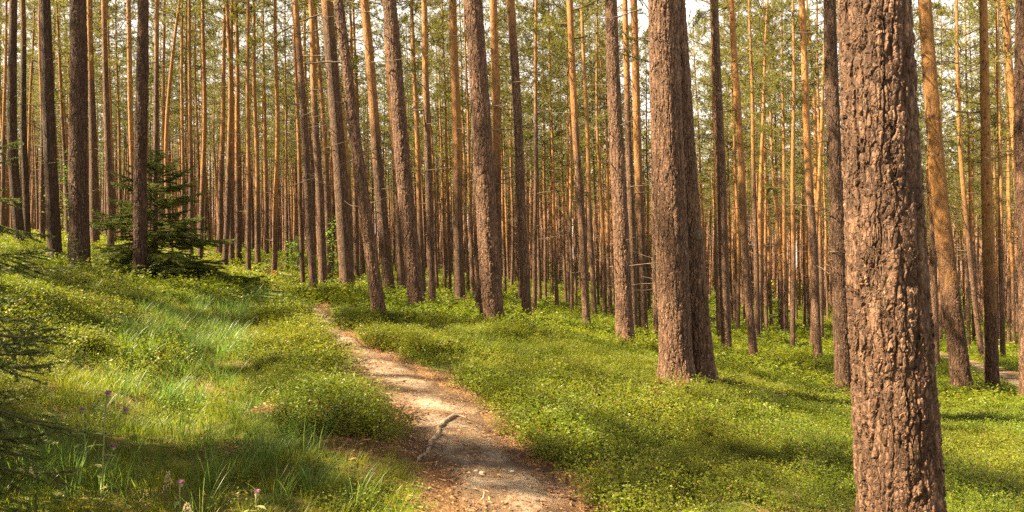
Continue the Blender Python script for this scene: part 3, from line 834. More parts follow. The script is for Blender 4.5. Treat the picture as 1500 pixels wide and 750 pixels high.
b2[3][:] += len(BERRY); b3[3][:] += len(BERRY) + len(BERRY_MID)
scatter('bilberry_undergrowth', BERRY + BERRY_MID + BERRY_FAR, *merge([b1, b2, b3]))

# grass
GR = [grass_tuft('grass_tuft', 40, .04, .14, .10, .0040, .20, 60 + i) for i in range(4)] \
   + [grass_tuft('tall_grass_tuft', 26, .15, .36, .09, .0058, .20, 70 + i, 'grass_blue') for i in range(4)] \
   + [grass_tuft('arching_grass_tuft', 46, .3, .5, .07, .007, .30, 80 + i, 'grass_blue') for i in range(2)]
def grass(y0, y1, count, tall):
    x, y, z, px, py = sample(y0, y1, count, 1.1)
    g = inside(px, py, GP); edge = (px < 330) & (py > 380) & (y < 22)
    prob = np.where(g, 1.0, np.where(edge, .28, np.where(px < 720, .05, .015)))
    prob = prob * (1 - bareness(x, y) * .8)
    if tall:
        lush = np.exp(-(((px - 290) / 110) ** 2 + ((py - 490) / 50) ** 2)) + .9 * np.exp(-(((px - 380) / 90) ** 2 + ((py - 690) / 60) ** 2)) + .6 * np.exp(-(((px - 80) / 90) ** 2 + ((py - 700) / 60) ** 2))
        prob = prob * np.clip(lush + .03, 0, 1) * sstep(.25, .7, path_gap(x, y))
    else:
        prob = prob * (.35 + .65 * sstep(.25, .5, fbm(x, y, .9, 50)))
    k = keep_off(x, y, .03) & (RNG.random(count) < prob)
    x, y, z = x[k], y[k], z[k]; m_ = len(x)
    ix = RNG.integers(4, 8, m_) if tall else RNG.integers(0, 4, m_)
    return np.stack([x, y, z], 1), rots(m_, .12), RNG.uniform(.7, 1.3, m_) * (1.0 if tall else .35 + .65 * sstep(.0, .55, path_gap(x, y))), ix
ga = grass(2.6, 13, 17000, False); gb = grass(3.0, 17, 8000, True); gc = grass(12, 28, 5000, False); gc[2][:] *= 1.5
tf = []
for px, py, s in [(250, 545, 1.0), (238, 552, .9), (215, 520, .8), (262, 550, .9), (285, 500, .9), (340, 492, .8), (440, 690, .5), (360, 640, .6), (322, 505, .9), (180, 512, .75), (405, 660, .6), (60, 690, .6)]:
    X, d, z = hit(px, py + 10); tf.append((X, d, z, s))
tf = np.array(tf)
gd = (tf[:, :3], rots(len(tf), .05), tf[:, 3], np.arange(len(tf)) % 2 + 8)
scatter('grass', GR, *merge([ga, gb, gc, gd]))

# dry needles, cones and leaf bits on the trodden earth
LT = []
for i in range(4):
    rg = np.random.default_rng(90 + i); V = []
    for q in range(7):
        c = np.array([rg.normal() * .05, rg.normal() * .05, .004 + rg.random() * .006]); a = rg.random() * 6.28; L = rg.uniform(.012, .05); w = rg.uniform(.003, .014)
        d = np.array([math.cos(a), math.sin(a), rg.normal() * .12]); s = np.array([-math.sin(a), math.cos(a), rg.normal() * .25])
        V += [c - d * L / 2, c + s * w / 2, c + d * L / 2, c - s * w / 2 + np.array([0, 0, .003])]
    LT.append(quad_mesh('litter_bits', np.array(V), np.arange(28).reshape(-1, 4), [M['litter']], False))
tt = RNG.integers(0, len(PD), 2600); x = PD[tt, 0] + RNG.normal(size=2600) * PD[tt, 2] * .9; y = PD[tt, 1] + RNG.normal(size=2600) * PD[tt, 2] * .9
k = (y > 3) & (RNG.random(2600) < .35 + .65 * sstep(.3, 1.0, path_dist(x, y))); x, y = x[k], y[k]
lp = [np.stack([x, y, T(x, y) + .022], 1)]
for bx, by, r in BARE_W:
    q = 60; xx = bx + RNG.normal(size=q) * r * .6; yy = by + RNG.normal(size=q) * r * .6; lp.append(np.stack([xx, yy, T(xx, yy) + .012], 1))
lp = np.concatenate(lp)
scatter('needle_litter', LT, lp, rots(len(lp), .08), RNG.uniform(.6, 1.5, len(lp)), RNG.integers(0, 4, len(lp)))

# shed twigs lying about in the undergrowth
TW = []
for i in range(4):
    mb = MB(); L = .35 + .2 * i; p = np.stack([np.linspace(-L, L, 7), RNG.normal(size=7) * .035, .10 + RNG.normal(size=7) * .02], 1)
    mb.tube(p, np.linspace(.011, .004, 7), 5, 0, rough=.15)
    for q in (2, 3, 5): mb.tube([p[q], p[q] + np.array([.12, random.choice([-1, 1]) * random.uniform(.08, .2), .03])], [.005, .002], 4, 0, False)
    TW.append(mb.mesh('shed_twig', [M['twig']]))
x_, y_, z_, px_, py_ = sample(9, 30, 200); k = keep_off(x_, y_, .9) & ~inside(px_, py_, GP) & (px_ > 560)
scatter('shed_twigs', TW, np.stack([x_, y_, z_], 1)[k], rots(int(k.sum()), .12), RNG.uniform(.6, 1.3, int(k.sum())), RNG.integers(0, 4, int(k.sum())))

# the rest of the forest, past the 300 trees that show largest
FT = []
for i in range(5):
    mb = MB(); rr = random.Random(i)
    h = np.linspace(-.3, 20, 8); mb.tube(np.stack([-.012 * h + .1 * np.sin(h * .4 + i), 0 * h, h], 1), np.linspace(.15, .04, 8), 6, 0)
    tv = []
    for b in range(26):
        zz = 12 + 8 * b / 26; a = b * 2.4; ln = 1.9 * math.sin(math.pi * min(1, .25 + .75 * b / 26)) * rr.uniform(.6, 1.1) + .3
        e = np.array([math.cos(a) * ln, math.sin(a) * ln, zz + .25 * ln]); mb.tube([(0, 0, zz), e], [.02, .006], 3, 1, False)
        for q in range(3):
            f = rr.uniform(.3, 1.1); p = np.array([0, 0, zz]) * (1 - f) + e * f + np.array([rr.gauss(0, .3), rr.gauss(0, .3), rr.gauss(0, .2)])
            tuft(tv, None, p, np.array([math.cos(a), math.sin(a), .5]), .3, 8, .8, .06)
    v = np.concatenate(tv); nf = len(v) // 3
    mb.v.append(v); mb.f += (np.arange(nf * 3).reshape(-1, 3) + mb.n).tolist(); mb.m += [2] * nf; mb.n += len(v)
    FT.append(mb.mesh('distant_pine', [M['bark'], M['twig'], M['needles']], False))
y = np.sqrt(RNG.uniform(72 ** 2, 225 ** 2, 5600)); px = RNG.uniform(-150, 1650, 5600)
k = (px > 330) | (RNG.random(5600) < .8); y, px = y[k], px[k]; x = (px - 750) / F * y
for i in range(3):
    rg = np.random.default_rng(300 + i); q = 700
    P = np.stack([rg.normal(size=q) * 1.7, rg.normal(size=q) * 1.7, rg.random(q) ** 1.3 * 2.4 + .1], 1)
    D = rg.normal(size=(q, 3)); L = rg.uniform(.2, .5, q)
    v = leaf_quads(P, D, rg.normal(size=(q, 3)), L, L * .6)
    FT.append(quad_mesh('distant_thicket', v, np.arange(len(v)).reshape(-1, 4), [M['needles']], False))
kk = len(x); y2 = np.sqrt(RNG.uniform(110 ** 2, 225 ** 2, 1300)); px2 = RNG.uniform(-150, 1650, 1300); x2 = (px2 - 750) / F * y2
pick = np.concatenate([RNG.integers(0, 5, kk), RNG.integers(5, 8, 1300)]); x = np.concatenate([x, x2]); y = np.concatenate([y, y2])
scatter('distant_forest', FT, np.stack([x, y, T(x, y)], 1), rots(len(x), .012), RNG.uniform(.8, 1.12, len(x)), pick)

# pines added out of view on the sunward side: their crowns dapple the light
SP = []
for i in range(6):
    tm = trunk_mesh('tmp', .15, 21, lambda h: (.01 * h, 0 * h), 10, 20); cm = crown_mesh('tmp', 10.5, 2.2, 28, 14, 5, seed=200 + i)
    mb = MB()
    for me, dz, mo in ((tm, 0, 0), (cm, 10.5, 1)):
        v = np.empty(len(me.vertices) * 3, np.float32); me.vertices.foreach_get('co', v); v = v.reshape(-1, 3) + [0, 0, dz]
        fs = [tuple(p.vertices) for p in me.polygons]; mi = [p.material_index + mo for p in me.polygons]
        k0 = len(mb.f); mb.add(v, fs, 0); mb.m[k0:] = mi
    SP.append(mb.mesh('unseen_shade_pine', [M['bark'], M['needles'], M['twig']], False))

SHADE = [(-15.8, 2.6), (-11.0, 3.3), (-8.0, 3.9), (-17, 10.6), (-18.8, 12.2), (-17.2, 14.2), (-21.5, 16.6), (-25.5, 20.5), (-23, 14.5), (-20, 9.3), (-27, 18), (-6.0, -4.5), (-30, 23),
         (-23, 2.0), (-12.2, 10.2), (-24, 7.5), (-28, 12), (-4.2, -2.6), (-16, -6), (-10.5, -5.5), (-22, -1), (-33, 27), (-14.2, 2.8), (-18, -3), (-26, 3), (-15.5, 6.3), (-21.5, 12), (-19.5, 15.5), (-24.5, 18)]
SHADE = np.array(SHADE); DARK = None
scatter('unseen_shade_pines', SP, np.column_stack([SHADE, T(SHADE[:, 0], SHADE[:, 1])]), rots(len(SHADE), .01), np.where((SHADE[:, 1] > 2.4) & (SHADE[:, 1] < 4) & (SHADE[:, 0] > -16), .82, RNG.uniform(.92, 1.1, len(SHADE))), np.arange(len(SHADE)) % 6)

#@@THINGS@@
# ------------------------------------------------------------------ spruces, saplings and small things
def spruce_mesh(name, H, R, needle, nw, step, seed, nbr=None, low=.12, dense_=4.5):
    rnd = random.Random(seed); rg = np.random.default_rng(seed); mb = MB(); nv = []
    nbr = nbr or int(H * 26)
    for k in range(nbr):
        t = (k + rnd.random()) / nbr
        z0 = H * (low + (.97 - low) * t); ln = R * (1 - t) ** .75 * rnd.uniform(.28, 1.2) + .06
        az = k * 2.399 + rnd.uniform(-1.2, 1.2)
        p = np.array([0, 0, z0]); dr = np.array([math.cos(az), math.sin(az), .10 + .7 * t - .25 * (1 - t) + rnd.uniform(-.28, .3)]); pts = []
        ns = 8
        for s in range(ns + 1):
            pts.append(p.copy()); p = p + dr / np.linalg.norm(dr) * ln / ns
            dr = dr + np.array([rnd.uniform(-.08, .08), rnd.uniform(-.08, .08), (-.07 if s < 4 else .10)])
        pts = np.array(pts); mb.tube(pts, np.linspace(.004 + .007 * ln, .002, ns + 1), 4, 1, False)
        # side twigs
        nt_ = max(3, int(ln / step)); segs = [(pts[int(ns * .35):], 1.0)]
        for q in range(nt_):
            f = .22 + .76 * (q + rnd.random()) / nt_; i = f * ns; i0 = min(int(i), ns - 1)
            b = pts[i0] + (pts[i0 + 1] - pts[i0]) * (i - i0); ax = pts[i0 + 1] - pts[i0]; ax /= np.linalg.norm(ax)
            sd = np.cross(ax, [0, 0, 1.0]); sd /= np.linalg.norm(sd) + 1e-9
            tl = ln * .42 * (1.05 - f) ** .7 * rnd.uniform(.6, 1.1) + .03
            d = ax * .75 + sd * (1 if q % 2 else -1) * rnd.uniform(.55, .95) + np.array([0, 0, rnd.uniform(-.55, .15)])
            d /= np.linalg.norm(d); e = b + d * tl; m_ = (b + e) / 2 + np.array([0, 0, -.02 * tl])
            mb.tube([b, m_, e], [.0025, .002, .001], 3, 1, False); segs.append((np.array([b, m_, e]), .9))
            if tl > .16:
                for w_ in range(int(tl / .07)):
                    g = rnd.uniform(.25, .9); bb = b + (e - b) * g; s2 = np.cross(d, [0, 0, 1.0]) * rnd.choice([-1, 1])
                    ee = bb + (d * .7 + s2 * .7) * tl * .35 * rnd.uniform(.6, 1.1); segs.append((np.array([bb, ee]), .8))
        for sg, sc in segs:
            L = np.linalg.norm(np.diff(sg, axis=0), axis=1).sum(); c = max(18, int(L / nw * dense_))
            tt_ = rg.random(c) * (len(sg) - 1); i0 = np.minimum(tt_.astype(int), len(sg) - 2); fr = (tt_ - i0)[:, None]
            P = sg[i0] * (1 - fr) + sg[i0 + 1] * fr; ax = sg[i0 + 1] - sg[i0]; ax /= np.linalg.norm(ax, axis=1)[:, None] + 1e-9
            rv = rg.normal(size=(c, 3)) * np.array([1, 1, .55]); rv -= ax * (rv * ax).sum(1)[:, None]; rv /= np.linalg.norm(rv, axis=1)[:, None] + 1e-9
            D = ax * .75 + rv; D /= np.linalg.norm(D, axis=1)[:, None]; S = np.cross(D, rg.normal(size=(c, 3))); S /= np.linalg.norm(S, axis=1)[:, None] + 1e-9
            l_ = needle * rg.uniform(.7, 1.2, (c, 1)) * sc
            nv.append(np.stack([P + S * nw / 2, P - S * nw / 2, P + D * l_], 1).reshape(-1, 3))
    v = np.concatenate(nv); nf = len(v) // 3
    mb.v.append(v); mb.f += (np.arange(nf * 3).reshape(-1, 3) + mb.n).tolist(); mb.m += [0] * nf; mb.n += len(v)
    return mb.mesh(name, [M['spruce'], M['twig']], False)

def spruce(px, d, H, R, label, needle=.028, nw=.007, step=.075, seed=1, rz=0., low=.12, nbr=None, z=None):
    X = (px - 750) / F * d; zz = Z(X, d) if z is None else z
    t = thing('spruce_tree', label, 'tree', (X, d, zz), None, rz)
    mb = MB(); mb.tube([(0, 0, -.1), (.01, 0, H * .5), (0, 0, H)], [.012 + .014 * H, .008 + .007 * H, .004], 8, 0)
    link('trunk', mb.mesh('trunk', [M['twig']]), t)
    link('crown', spruce_mesh('crown', H, R, needle, nw, step, seed, nbr, low), t)
    return t
spruce(228, 17.4, 3.2, 2.1, 'bushy dark green young spruce wrapped around a dark pine trunk', .038, .010, .06, 3, nbr=150, low=.04)
spruce(-85, 8.2, 2.6, 1.3, 'spruce whose drooping twigs reach in at the left edge by the kinked pine', .024, .005, .06, 5)
spruce(-125, 3.15, 1.75, .76, 'shaded spruce whose dark twigs hang over the bank at the left edge', .016, .0032, .04, 9, low=.10, nbr=70)
spruce(108, 13.6, .75, .42, 'tiny spruce seedling between the two dark pines on the bank', .02, .006, .06, 12)
spruce(1144, 46, 2.6, 1.0, 'small pale green spruce standing far off among the slim right-hand trunks', .06, .025, .14, 14)
spruce(952, 52, 5.6, 1.5, 'dark spruce far back between the scaly pine and the twin pine', .07, .03, .2, 15, nbr=90)
spruce(436, 36, 1.9, .8, 'small dark spruce in the gloom beyond the path end pines', .05, .02, .13, 16)

sps = spruce_mesh('surrounding_spruce', 4.2, 1.7, .05, .014, .09, 33, nbr=110, low=.05)
SX = np.array([(-4.3, 2.0), (-5.6, 3.6), (-5.2, .2)])
scatter('surrounding_spruces', [sps], np.column_stack([SX, T(SX[:, 0], SX[:, 1])]), rots(3, .01), [1, 1.15, 1.2], [0, 0, 0])

def sapling(px, d, H, R, label, leaf, nl, seed, base=.25):
    X = (px - 750) / F * d
    t = thing('broadleaf_sapling', label, 'tree', (X, d, Z(X, d)))
    rnd = random.Random(seed); rg = np.random.default_rng(seed); mb = MB(); ends = []
    mb.tube([(0, 0, -.1), (.03 * H, 0, H * .35), (-.01 * H, .02, H * .7), (.02, 0, H)], [.012 * H, .009 * H, .006 * H, .003], 7, 0)
    for k in range(14):
        z0 = H * (base + (1 - base) * k / 14); a = k * 2.4; ln = R * rnd.uniform(.5, 1.1) * (1 - .5 * k / 14)
        e = np.array([math.cos(a) * ln, math.sin(a) * ln, z0 + ln * .35]); mb.tube([(0, 0, z0), e * .5 + np.array([0, 0, z0 * .5]), e], [.008, .005, .003], 4, 0, False)
        ends.append((np.array([0, 0, z0]), e))
    link('trunk', mb.mesh('trunk', [M['twig']]), t)
    Q = []
    for b, e in ends:
        f = rg.uniform(.3, 1.1, (nl, 1)); P = b * (1 - f) + e * f + rg.normal(size=(nl, 3)) * .09 * H / 2.5
        az = rg.random(nl) * 6.28; D = np.stack([np.cos(az), np.sin(az), rg.uniform(-.5, .3, nl)], 1)
        Nn = np.stack([rg.normal(size=nl) * .5, rg.normal(size=nl) * .5, np.ones(nl)], 1); L = leaf * rg.uniform(.6, 1.2, nl)
        Q.append(leaf_quads(P, D, Nn, L, L * .65))
    v = np.concatenate(Q)
    link('crown', quad_mesh('crown', v, np.arange(len(v)).reshape(-1, 4), [M['broadleaf']], False), t)
sapling(98, 20.5, 3.0, .75, 'bright green leafy sapling glowing between the two dark left pines', .09, 42, 3)
sapling(486, 35, 3.2, .85, 'pale green leafy sapling just left of the stout dead-branched pine', .11, 34, 4)
sapling(428, 34, 1.7, .6, 'low light green sapling behind the thinnest path end pine', .10, 20, 5)
sapling(1049, 44, 2.4, .7, 'small yellow green sapling right behind the lichen-grey pine', .12, 18, 6)

def onground(px, py, up=0.0):
    X, d, z = hit(px, py); return np.array([X, d, z + up])

def lying(name, label, cat, pix, radii, mat, up=.012, seg=8, group=None, kinks=.006, extra=()):
    P = np.array([onground(a, b) for a, b in pix]); o = P.mean(0); o[2] = P[:, 2].min()
    tt_ = np.linspace(0, len(P) - 1, len(P) * 4); Q = np.stack([np.interp(tt_, range(len(P)), P[:, j]) for j in range(3)], 1)
    Q[1:-1] += RNG.normal(size=(len(Q) - 2, 3)) * kinks
    Q[:, 2] = T(Q[:, 0], Q[:, 1]) + up
    r = np.interp(tt_, range(len(P)), radii)
    mb = MB(); mb.tube(Q - o, r, seg, 0, rough=.16)
    for ex, er in extra:
        E = np.array([onground(a, b, up) for a, b in ex]); mb.tube(E - o, er, 6, 0, rough=.15)
    return tag(link(name, mb.mesh(name, [M[mat]]), None, o), label, cat, group)
lying('tree_root', 'thick pale weathered root crossing the trodden path', 'root', [(611, 676), (617, 664), (627, 655), (630, 643), (641, 633), (643, 621), (654, 613), (666, 604)], [.009, .012, .014, .017, .020, .020, .027, .018], 'root', .026, 10,
      extra=[([(656, 610), (668, 605), (680, 607), (692, 612)], [.024, .018, .010, .004])])
lying('tree_root', 'thin dark root step across the upper path', 'root', [(482, 508), (492, 503), (504, 503), (514, 500)], [.012, .02, .022, .014], 'twig', .03)
lying('tree_root', 'pale root ridge across the path below the dark root step', 'root', [(505, 522), (520, 527), (536, 524)], [.010, .018, .012], 'root', .025)
lying('tree_root', 'long low root lying across the path above the thick pale root', 'root', [(545, 556), (565, 553), (588, 555), (600, 551)], [.008, .016, .014, .008], 'root', .02)
lying('tree_root', 'short curled root end sticking out of the lowest sand', 'root', [(703, 725), (709, 715), (706, 705), (701, 700)], [.005, .008, .007, .004], 'root', .015)
lying('fallen_twig', 'dark straight twig beside the thick pale root', 'twig', [(600, 655), (614, 645), (628, 640)], [.005, .006, .004], 'twig', .03, 5)
lying('fallen_twig', 'small forked pale twig right of the thick pale root', 'twig', [(650, 660), (649, 650), (654, 646)], [.004, .005, .003], 'root', .03, 5, extra=[([(649, 651), (645, 646)], [.004, .002])])
lying('fallen_twig', 'brown twig lying in the short grass by the lowest path', 'twig', [(608, 719), (622, 725), (636, 729)], [.004, .005, .004], 'twig', .05, 5)
lying('fallen_twig', 'dry forked twig lying on the bilberry left of the close pine pair', 'twig', [(858, 585), (868, 597), (872, 606)], [.004, .006, .005], 'twig', .22, 5, extra=[([(868, 597), (882, 586)], [.004, .002])])
lying('fallen_twig', 'dry straight twig lying right of the close pine pair', 'twig', [(1058, 578), (1080, 575), (1096, 572)], [.006, .006, .003], 'twig', .24, 5)

def stone(px, py, r, label):
    p = onground(px, py); import bmesh
    bm = bmesh.new(); bmesh.ops.create_icosphere(bm, subdivisions=3, radius=1)
    ph = random.uniform(0, 50)
    for v in bm.verts:
        c = v.co.copy(); k = 1 + .28 * (float(vnoise(c.x * 1.3 + ph, c.y * 1.3 + c.z * .9, 1.0, 3)) - .5) * 2 + .1 * (float(vnoise(c.x * 3 + ph, c.y * 3 - c.z * 2, 1.0, 5)) - .5)
        v.co = Vector((c.x * k * r * 1.2, c.y * k * r, c.z * k * r * .65))
    me = bpy.data.meshes.new('stone'); bm.to_mesh(me); bm.free(); me.materials.append(M['stone'])
    for p_ in me.polygons: p_.use_smooth = True
    tag(link('stone', me, None, (p[0], p[1], p[2] + r * .3 + .02)), label, 'stone')
stone(706, 686, .020, 'brown pointed pebble at the start of the lowest sand')
stone(697, 683, .016, 'small dark pebble left of the pointed brown pebble')
stone(548, 631, .022, 'pale pebble under the bilberry left of the thick root')
stone(626, 587, .017, 'dark pebble on the sunlit middle of the path')
stone(750, 684, .015, 'small pebble in the sand by the right path edge')

# withered orange fronds
def frond(px, py, h, n_, label, seed):
    p = onground(px, py); rg = np.random.default_rng(seed); Q = []; mb = MB()
    for k in range(n_):
        a = rg.random() * 6.28; e = np.array([math.cos(a) * h * .6, math.sin(a) * h * .6, h * rg.uniform(.7, 1.1)]); m_ = e * .5 + np.array([0, 0, h * .2])
        mb.tube([(0, 0, -.02), m_, e], [.004, .003, .001], 4, 1, False)
        f = rg.uniform(.3, 1.0, (26, 1)); P = 2 * f * (1 - f) * m_ * 1.1 + f * f * e
        d = np.cross(e / np.linalg.norm(e), [0, 0, 1.0]) * np.where(np.arange(26) % 2, 1, -1)[:, None] + e * .4 + rg.normal(size=(26, 3)) * .15
        L = h * .25 * rg.uniform(.6, 1.2, 26); Q.append(leaf_quads(P, d, np.tile([0, 0, 1.0], (26, 1)) + rg.normal(size=(26, 3)) * .3, L, L * .35))
    v = np.concatenate(Q); mb.v.append(v); mb.f += (np.arange(len(v)).reshape(-1, 4) + mb.n).tolist(); mb.m += [0] * (len(v) // 4); mb.n += len(v)
    tag(link('withered_frond', mb.mesh('withered_frond', [M['rusty'], M['twig']], False), None, p), label, 'plant')
frond(982, 590, .26, 5, 'rusty withered frond in front of the close pine pair', 4)
frond(957, 606, .18, 4, 'small orange frond in the bilberry left below the close pine pair', 5)
frond(399, 412, .45, 5, 'rust red fronds at the foot of a pine by the hollow', 6)

# thistles and seed heads in the foreground grass
def flower_plant(name, label, cat, base, h, heads, top=(0, 0), leaves=5, seed=0, colour='thistle_pink', r=.017):
    p = onground(*base); rg = np.random.default_rng(seed)
    t = thing(name, label, cat, p)
    mb = MB(); tipx = top[0]
    ctrl = np.array([(0, 0, -.03), (tipx * .2, .01, h * .35), (tipx * .55, .0, h * .7), (tipx, 0, h)])
    mb.tube(ctrl, [.0056, .0048, .004, .003], 6, 0)
    for hx, hz, st in heads:
        if abs(hx - tipx) < 1e-6: continue
        b = np.array([np.interp(st, ctrl[:, 2], ctrl[:, 0]), 0, st]); e = np.array([hx, .01, hz]); mb.tube([b, (b + e) / 2 + np.array([0, 0, -.02]), e], [.0028, .0024, .002], 5, 0)
    link('stem', mb.mesh('stem', [M['thistle_green']]), t)
    for k in range(leaves):
        z0 = h * (.12 + .62 * k / leaves); a = rg.choice([0, math.pi]) + rg.normal() * .7; L = rg.uniform(.07, .12)
        d = np.array([math.cos(a), math.sin(a), .3]); V = []; s = np.array([-math.sin(a), math.cos(a), 0]); q = np.array([np.interp(z0, ctrl[:, 2], ctrl[:, 0]), 0, z0])
        for i in range(6):
            w_ = .014 * math.sin(math.pi * min(1, .15 + i / 5.6)) * (1.25 if i % 2 else .8); V += [q - s * w_, q + s * w_]; q = q + d * L / 5; d = d + np.array([0, 0, -.22])
        link('leaf', quad_mesh('leaf', np.array(V), np.array([(2 * i, 2 * i + 1, 2 * i + 3, 2 * i + 2) for i in range(5)]), [M['thistle_green']]), t)
    for hx, hz, st in heads:
        hb = MB(); nn = 8
        # bulb
        prof = [(0, .001), (.004, .55 * r), (.010, .72 * r), (.018, .62 * r), (.022, .45 * r)]
        vs2 = [(pr * math.cos(6.283 * k / nn), pr * math.sin(6.283 * k / nn), zz) for zz, pr in prof for k in range(nn)]
        fs2 = [(i * nn + k, i * nn + (k + 1) % nn, (i + 1) * nn + (k + 1) % nn, (i + 1) * nn + k) for i in range(4) for k in range(nn)]
        hb.add(vs2, fs2, 1)
        for k in range(60):
            a = rg.random() * 6.28; sp = rg.uniform(.1, 1.0); D = np.array([math.cos(a) * sp, math.sin(a) * sp, 1.0]); D /= np.linalg.norm(D); s = np.array([-math.sin(a), math.cos(a), 0]) * .0016
            b = np.array([math.cos(a) * r * .35 * sp, math.sin(a) * r * .35 * sp, .018]); e = b + D * r * 1.35
            hb.add([b - s, b + s, e + s * 1.4, e - s * 1.4], [(0, 1, 2, 3)], 0)
        link('flower_head', hb.mesh('flower_head', [M[colour], M['thistle_green']]), t, (hx, .01, hz - .012))
flower_plant('thistle', 'tall thistle with a pink head and a side bud in the left grass', 'plant', (147, 725), .545, [(.035, .545, .5), (.125, .46, .33), (.062, .27, .17)], (.035, 0), 6, 1)
flower_plant('thistle', 'smaller thistle with a dusky head left of the tall thistle', 'plant', (124, 650), .30, [(-.02, .30, .2)], (-.02, 0), 3, 2)
flower_plant('thistle', 'low thistle with one purple head beside the pale seed heads', 'plant', (262, 756), .165, [(.006, .165, .1)], (.006, 0), 3, 3)
flower_plant('thistle', 'low purple thistle in the grass left of the lowest path', 'plant', (374, 757), .12, [(.004, .12, .1)], (.004, 0), 3, 4)
def seed_stalk(base, h, label, seed):
    p = onground(*base); rg = np.random.default_rng(seed); t = thing('flowering_grass', label, 'plant', p)
    mb = MB(); mb.tube([(0, 0, -.02), (.005, 0, h * .5), (-.01, 0, h)], [.0018, .0016, .001], 4, 0); link('stem', mb.mesh('stem', [M['grass']]), t)
    f = rg.random((70, 1)); a = rg.random(70) * 6.28; sp = .02 * (1.2 - f[:, 0])
    P = np.stack([np.cos(a) * sp - .01, np.sin(a) * sp, h * (.55 + .47 * f[:, 0])], 1); D = np.stack([np.cos(a) * .5, np.sin(a) * .5, np.ones(70)], 1); L = rg.uniform(.008, .014, 70)
    v = leaf_quads(P, D, rg.normal(size=(70, 3)), L, L * .45)
    link('seed_head', quad_mesh('seed_head', v, np.arange(len(v)).reshape(-1, 4), [M['seed']], False), t)
seed_stalk((249, 752), .22, 'pale feathery grass seed head left of the low purple thistle', 1)
seed_stalk((277, 775), .13, 'short pale grass seed head at the bottom right of the low thistle', 2)

# dead side branches that show against the stand
dead_branch(p510, [(486, 21), (466, 22), (440, 31), (412, 46), (384, 66), (374, 69)], .030, [[(440, 31), (425, 28), (398, 38)]])
dead_branch(p510, [(489, 37), (477, 38), (460, 46), (449, 48)], .022)
dead_branch(p510, [(490, 83), (470, 82), (440, 83), (430, 84)], .026)
dead_branch(p558, [(503, 92), (480, 91), (455, 93), (445, 93)], .022)
dead_branch(p510, [(495, 127), (480, 127), (462, 128)], .02)
dead_branch(p558, [(513, 148), (500, 150), (488, 150)], .018)
dead_branch(p510, [(504, 174), (490, 182), (478, 190), (470, 212)], .016)
dead_branch(p510, [(521, 200), (510, 208), (495, 212), (489, 212)], .014)
dead_branch(p558, [(524, 233), (510, 238), (495, 242), (486, 262)], .012)
dead_branch(p81, [(70, 150), (92, 152), (118, 150)], .010)
dead_branch(p1410, [(1362, 92), (1392, 90), (1420, 96), (1440, 98)], .016, [[(1392, 90), (1410, 80), (1425, 72)]])
dead_branch(p1453, [(1447, 160), (1470, 156), (1495, 160)], .014)
dead_branch(p1453, [(1449, 250), (1430, 258), (1410, 270)], .012)
dead_branch(p460, [(440, 155), (420, 150), (398, 153), (382, 158)], .014)
# the dark branch knot of the rear twin trunk
rec = p1027
zz = CZ - (345 - 375) / F * rec['d'] - rec['o'].location.z
cx, cy = rec['center'](np.array([zz])); rr_ = rec['rb'] * .93
kn = MB(); hx = (1017 - 750) / F * rec['d'] - rec['o'].location.x - float(cx[0]); ang = -math.acos(max(-1, min(1, hx / rr_)))
dv = np.array([math.cos(ang), math.sin(ang), 0]); bp = np.array([float(cx[0]), float(cy[0]), zz]) + dv * rr_ * .86
kn.tube([bp, bp + dv * .05, bp + dv * .085, bp + dv * .075], [.085, .070, .045, .020], 12, 0, rough=.12)
tag(link('knot', kn.mesh('knot', [M['twig']]), rec['o']), 'dark round branch knot')

# ------------------------------------------------------------------ labels of the unnamed pines
LM = sorted([r for r in TREES if r['land']], key=lambda r: r['px'])
ORD = ['first', 'second', 'third', 'fourth', 'fifth', 'sixth', 'seventh']
buckets = {}
for r in TREES:
    if r['label']: continue
    li = [l for l in LM if l['px'] <= r['px']]; ri = [l for l in LM if l['px'] > r['px']]
    key = (li[-1]['land'] if li else None, ri[0]['land'] if ri else None, 'slim' if r['w'] > 5.6 else 'thin' if r['w'] > 3.7 else 'hair-thin far', 'orange' if r['os'] < 3.3 else 'brown')
    buckets.setdefault(key, []).append(r)
for (a, b, cls, colr), rs in buckets.items():
    rs.sort(key=lambda r: r['px'])
    if a and b: where = 'right of the %s, before the %s' % (a, b)
    elif b: where = 'left of the %s' % b
    else: where = 'right of the %s' % a
    for i, r in enumerate(rs):
        o = r['o']
        if len(rs) == 1: o['label'] = 'only %s %s pine %s' % (cls, colr, where)
        elif len(rs) <= 7 and not cls.startswith('hair'): o['label'] = '%s %s %s pine %s' % (ORD[i], cls, colr, where)
        else:
            o['label'] = '%s %s pine %s' % (cls, colr, where); o['group'] = '%s %s pines %s' % (cls, colr, where)
        if len(o['label'].split()) > 16: o['label'] = ' '.join(o['label'].replace(', before', ' before').replace(' far ', ' ').replace('only ', '').replace(' pine right of the', ' pine after').split()[:16])
#@@END@@

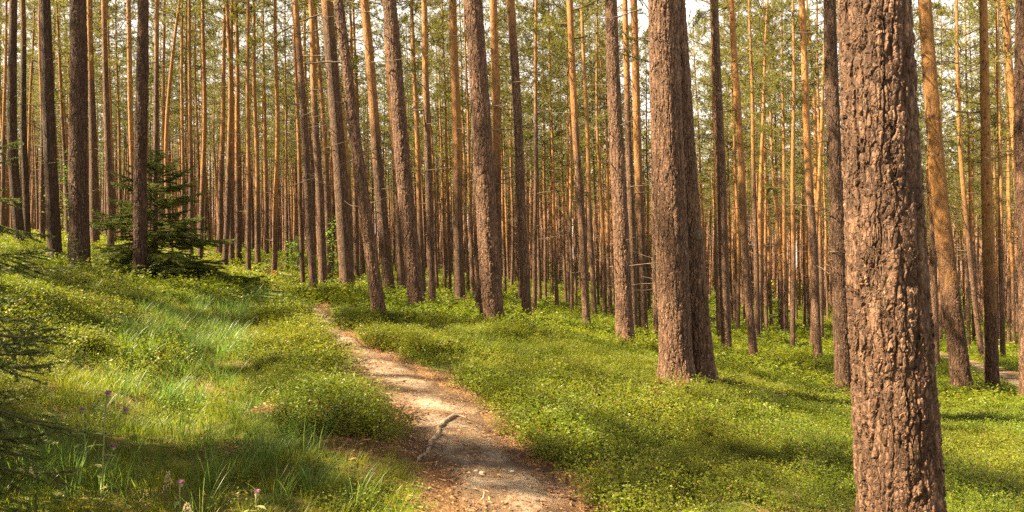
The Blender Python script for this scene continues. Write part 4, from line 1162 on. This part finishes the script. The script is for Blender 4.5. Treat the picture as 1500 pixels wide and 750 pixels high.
# ------------------------------------------------------------------ light, sky, camera
AZ, EL = math.radians(10), math.radians(49)
to_sun = Vector((-math.cos(AZ) * math.cos(EL), -math.sin(AZ) * math.cos(EL), math.sin(EL)))
sun = bpy.data.lights.new('sun', 'SUN'); sun.energy = 5.0; sun.angle = math.radians(.55); sun.color = (1.0, .80, .50)
so = bpy.data.objects.new('sun', sun); C.objects.link(so); so.rotation_euler = to_sun.to_track_quat('Z', 'Y').to_euler(); so.location = (-20, -8, 30)
w = bpy.data.worlds.new('World'); scene.world = w; w.use_nodes = True
nt = w.node_tree; bg = nt.nodes['Background']
sky = nt.nodes.new('ShaderNodeTexSky'); sky.sky_type = 'NISHITA'; sky.sun_disc = False
sky.sun_elevation = EL; sky.sun_rotation = math.atan2(to_sun.x, to_sun.y); sky.dust_density = 3.0; sky.air_density = 1.0; sky.ozone_density = 1.0
# bright thin cloud over much of the sky
tcw = nt.nodes.new('ShaderNodeTexCoord'); nz = nt.nodes.new('ShaderNodeTexNoise'); nz.inputs['Scale'].default_value = 2.6; nz.inputs['Detail'].default_value = 6
nt.links.new(tcw.outputs['Generated'], nz.inputs['Vector'])
mr = nt.nodes.new('ShaderNodeMapRange'); mr.inputs[1].default_value = .12; mr.inputs[2].default_value = .36; nt.links.new(nz.outputs['Fac'], mr.inputs[0])
mxw = nt.nodes.new('ShaderNodeMix'); mxw.data_type = 'RGBA'; nt.links.new(mr.outputs[0], mxw.inputs[0]); nt.links.new(sky.outputs[0], mxw.inputs[6])
sx = nt.nodes.new('ShaderNodeSeparateXYZ'); nt.links.new(tcw.outputs['Generated'], sx.inputs[0])
hm = nt.nodes.new('ShaderNodeMapRange'); hm.inputs[1].default_value = .05; hm.inputs[2].default_value = .65; nt.links.new(sx.outputs[2], hm.inputs[0])
cg = nt.nodes.new('ShaderNodeMix'); cg.data_type = 'RGBA'; nt.links.new(hm.outputs[0], cg.inputs[0]); cg.inputs[6].default_value = (6.0, 5.4, 4.7, 1); cg.inputs[7].default_value = (1.9, 1.85, 1.8, 1)
nt.links.new(cg.outputs[2], mxw.inputs[7])
nt.links.new(mxw.outputs[2], bg.inputs['Color']); bg.inputs['Strength'].default_value = .05

cam = bpy.data.cameras.new('camera'); cam.lens = F * 36 / 1500; cam.sensor_width = 36; cam.clip_start = .05; cam.clip_end = 2000
co = bpy.data.objects.new('camera', cam); C.objects.link(co); co.location = (0, 0, CZ); co.rotation_euler = (math.radians(90), 0, 0)
scene.camera = co
scene.render.engine = 'CYCLES'
vs_ = scene.view_settings; vs_.view_transform = 'Standard'; vs_.look = 'None'; vs_.gamma = 1; vs_.exposure = 3.0
cy = scene.cycles; cy.max_bounces = 8; cy.diffuse_bounces = 4; cy.transmission_bounces = 5; cy.glossy_bounces = 2; cy.use_denoising = False
try: cy.denoiser = 'OPENIMAGEDENOISE'
except Exception: pass
cy.sample_clamp_indirect = 6.0
scene.render.resolution_x = 1024; scene.render.resolution_y = 512
for r in TREES[:NEAR]: pass
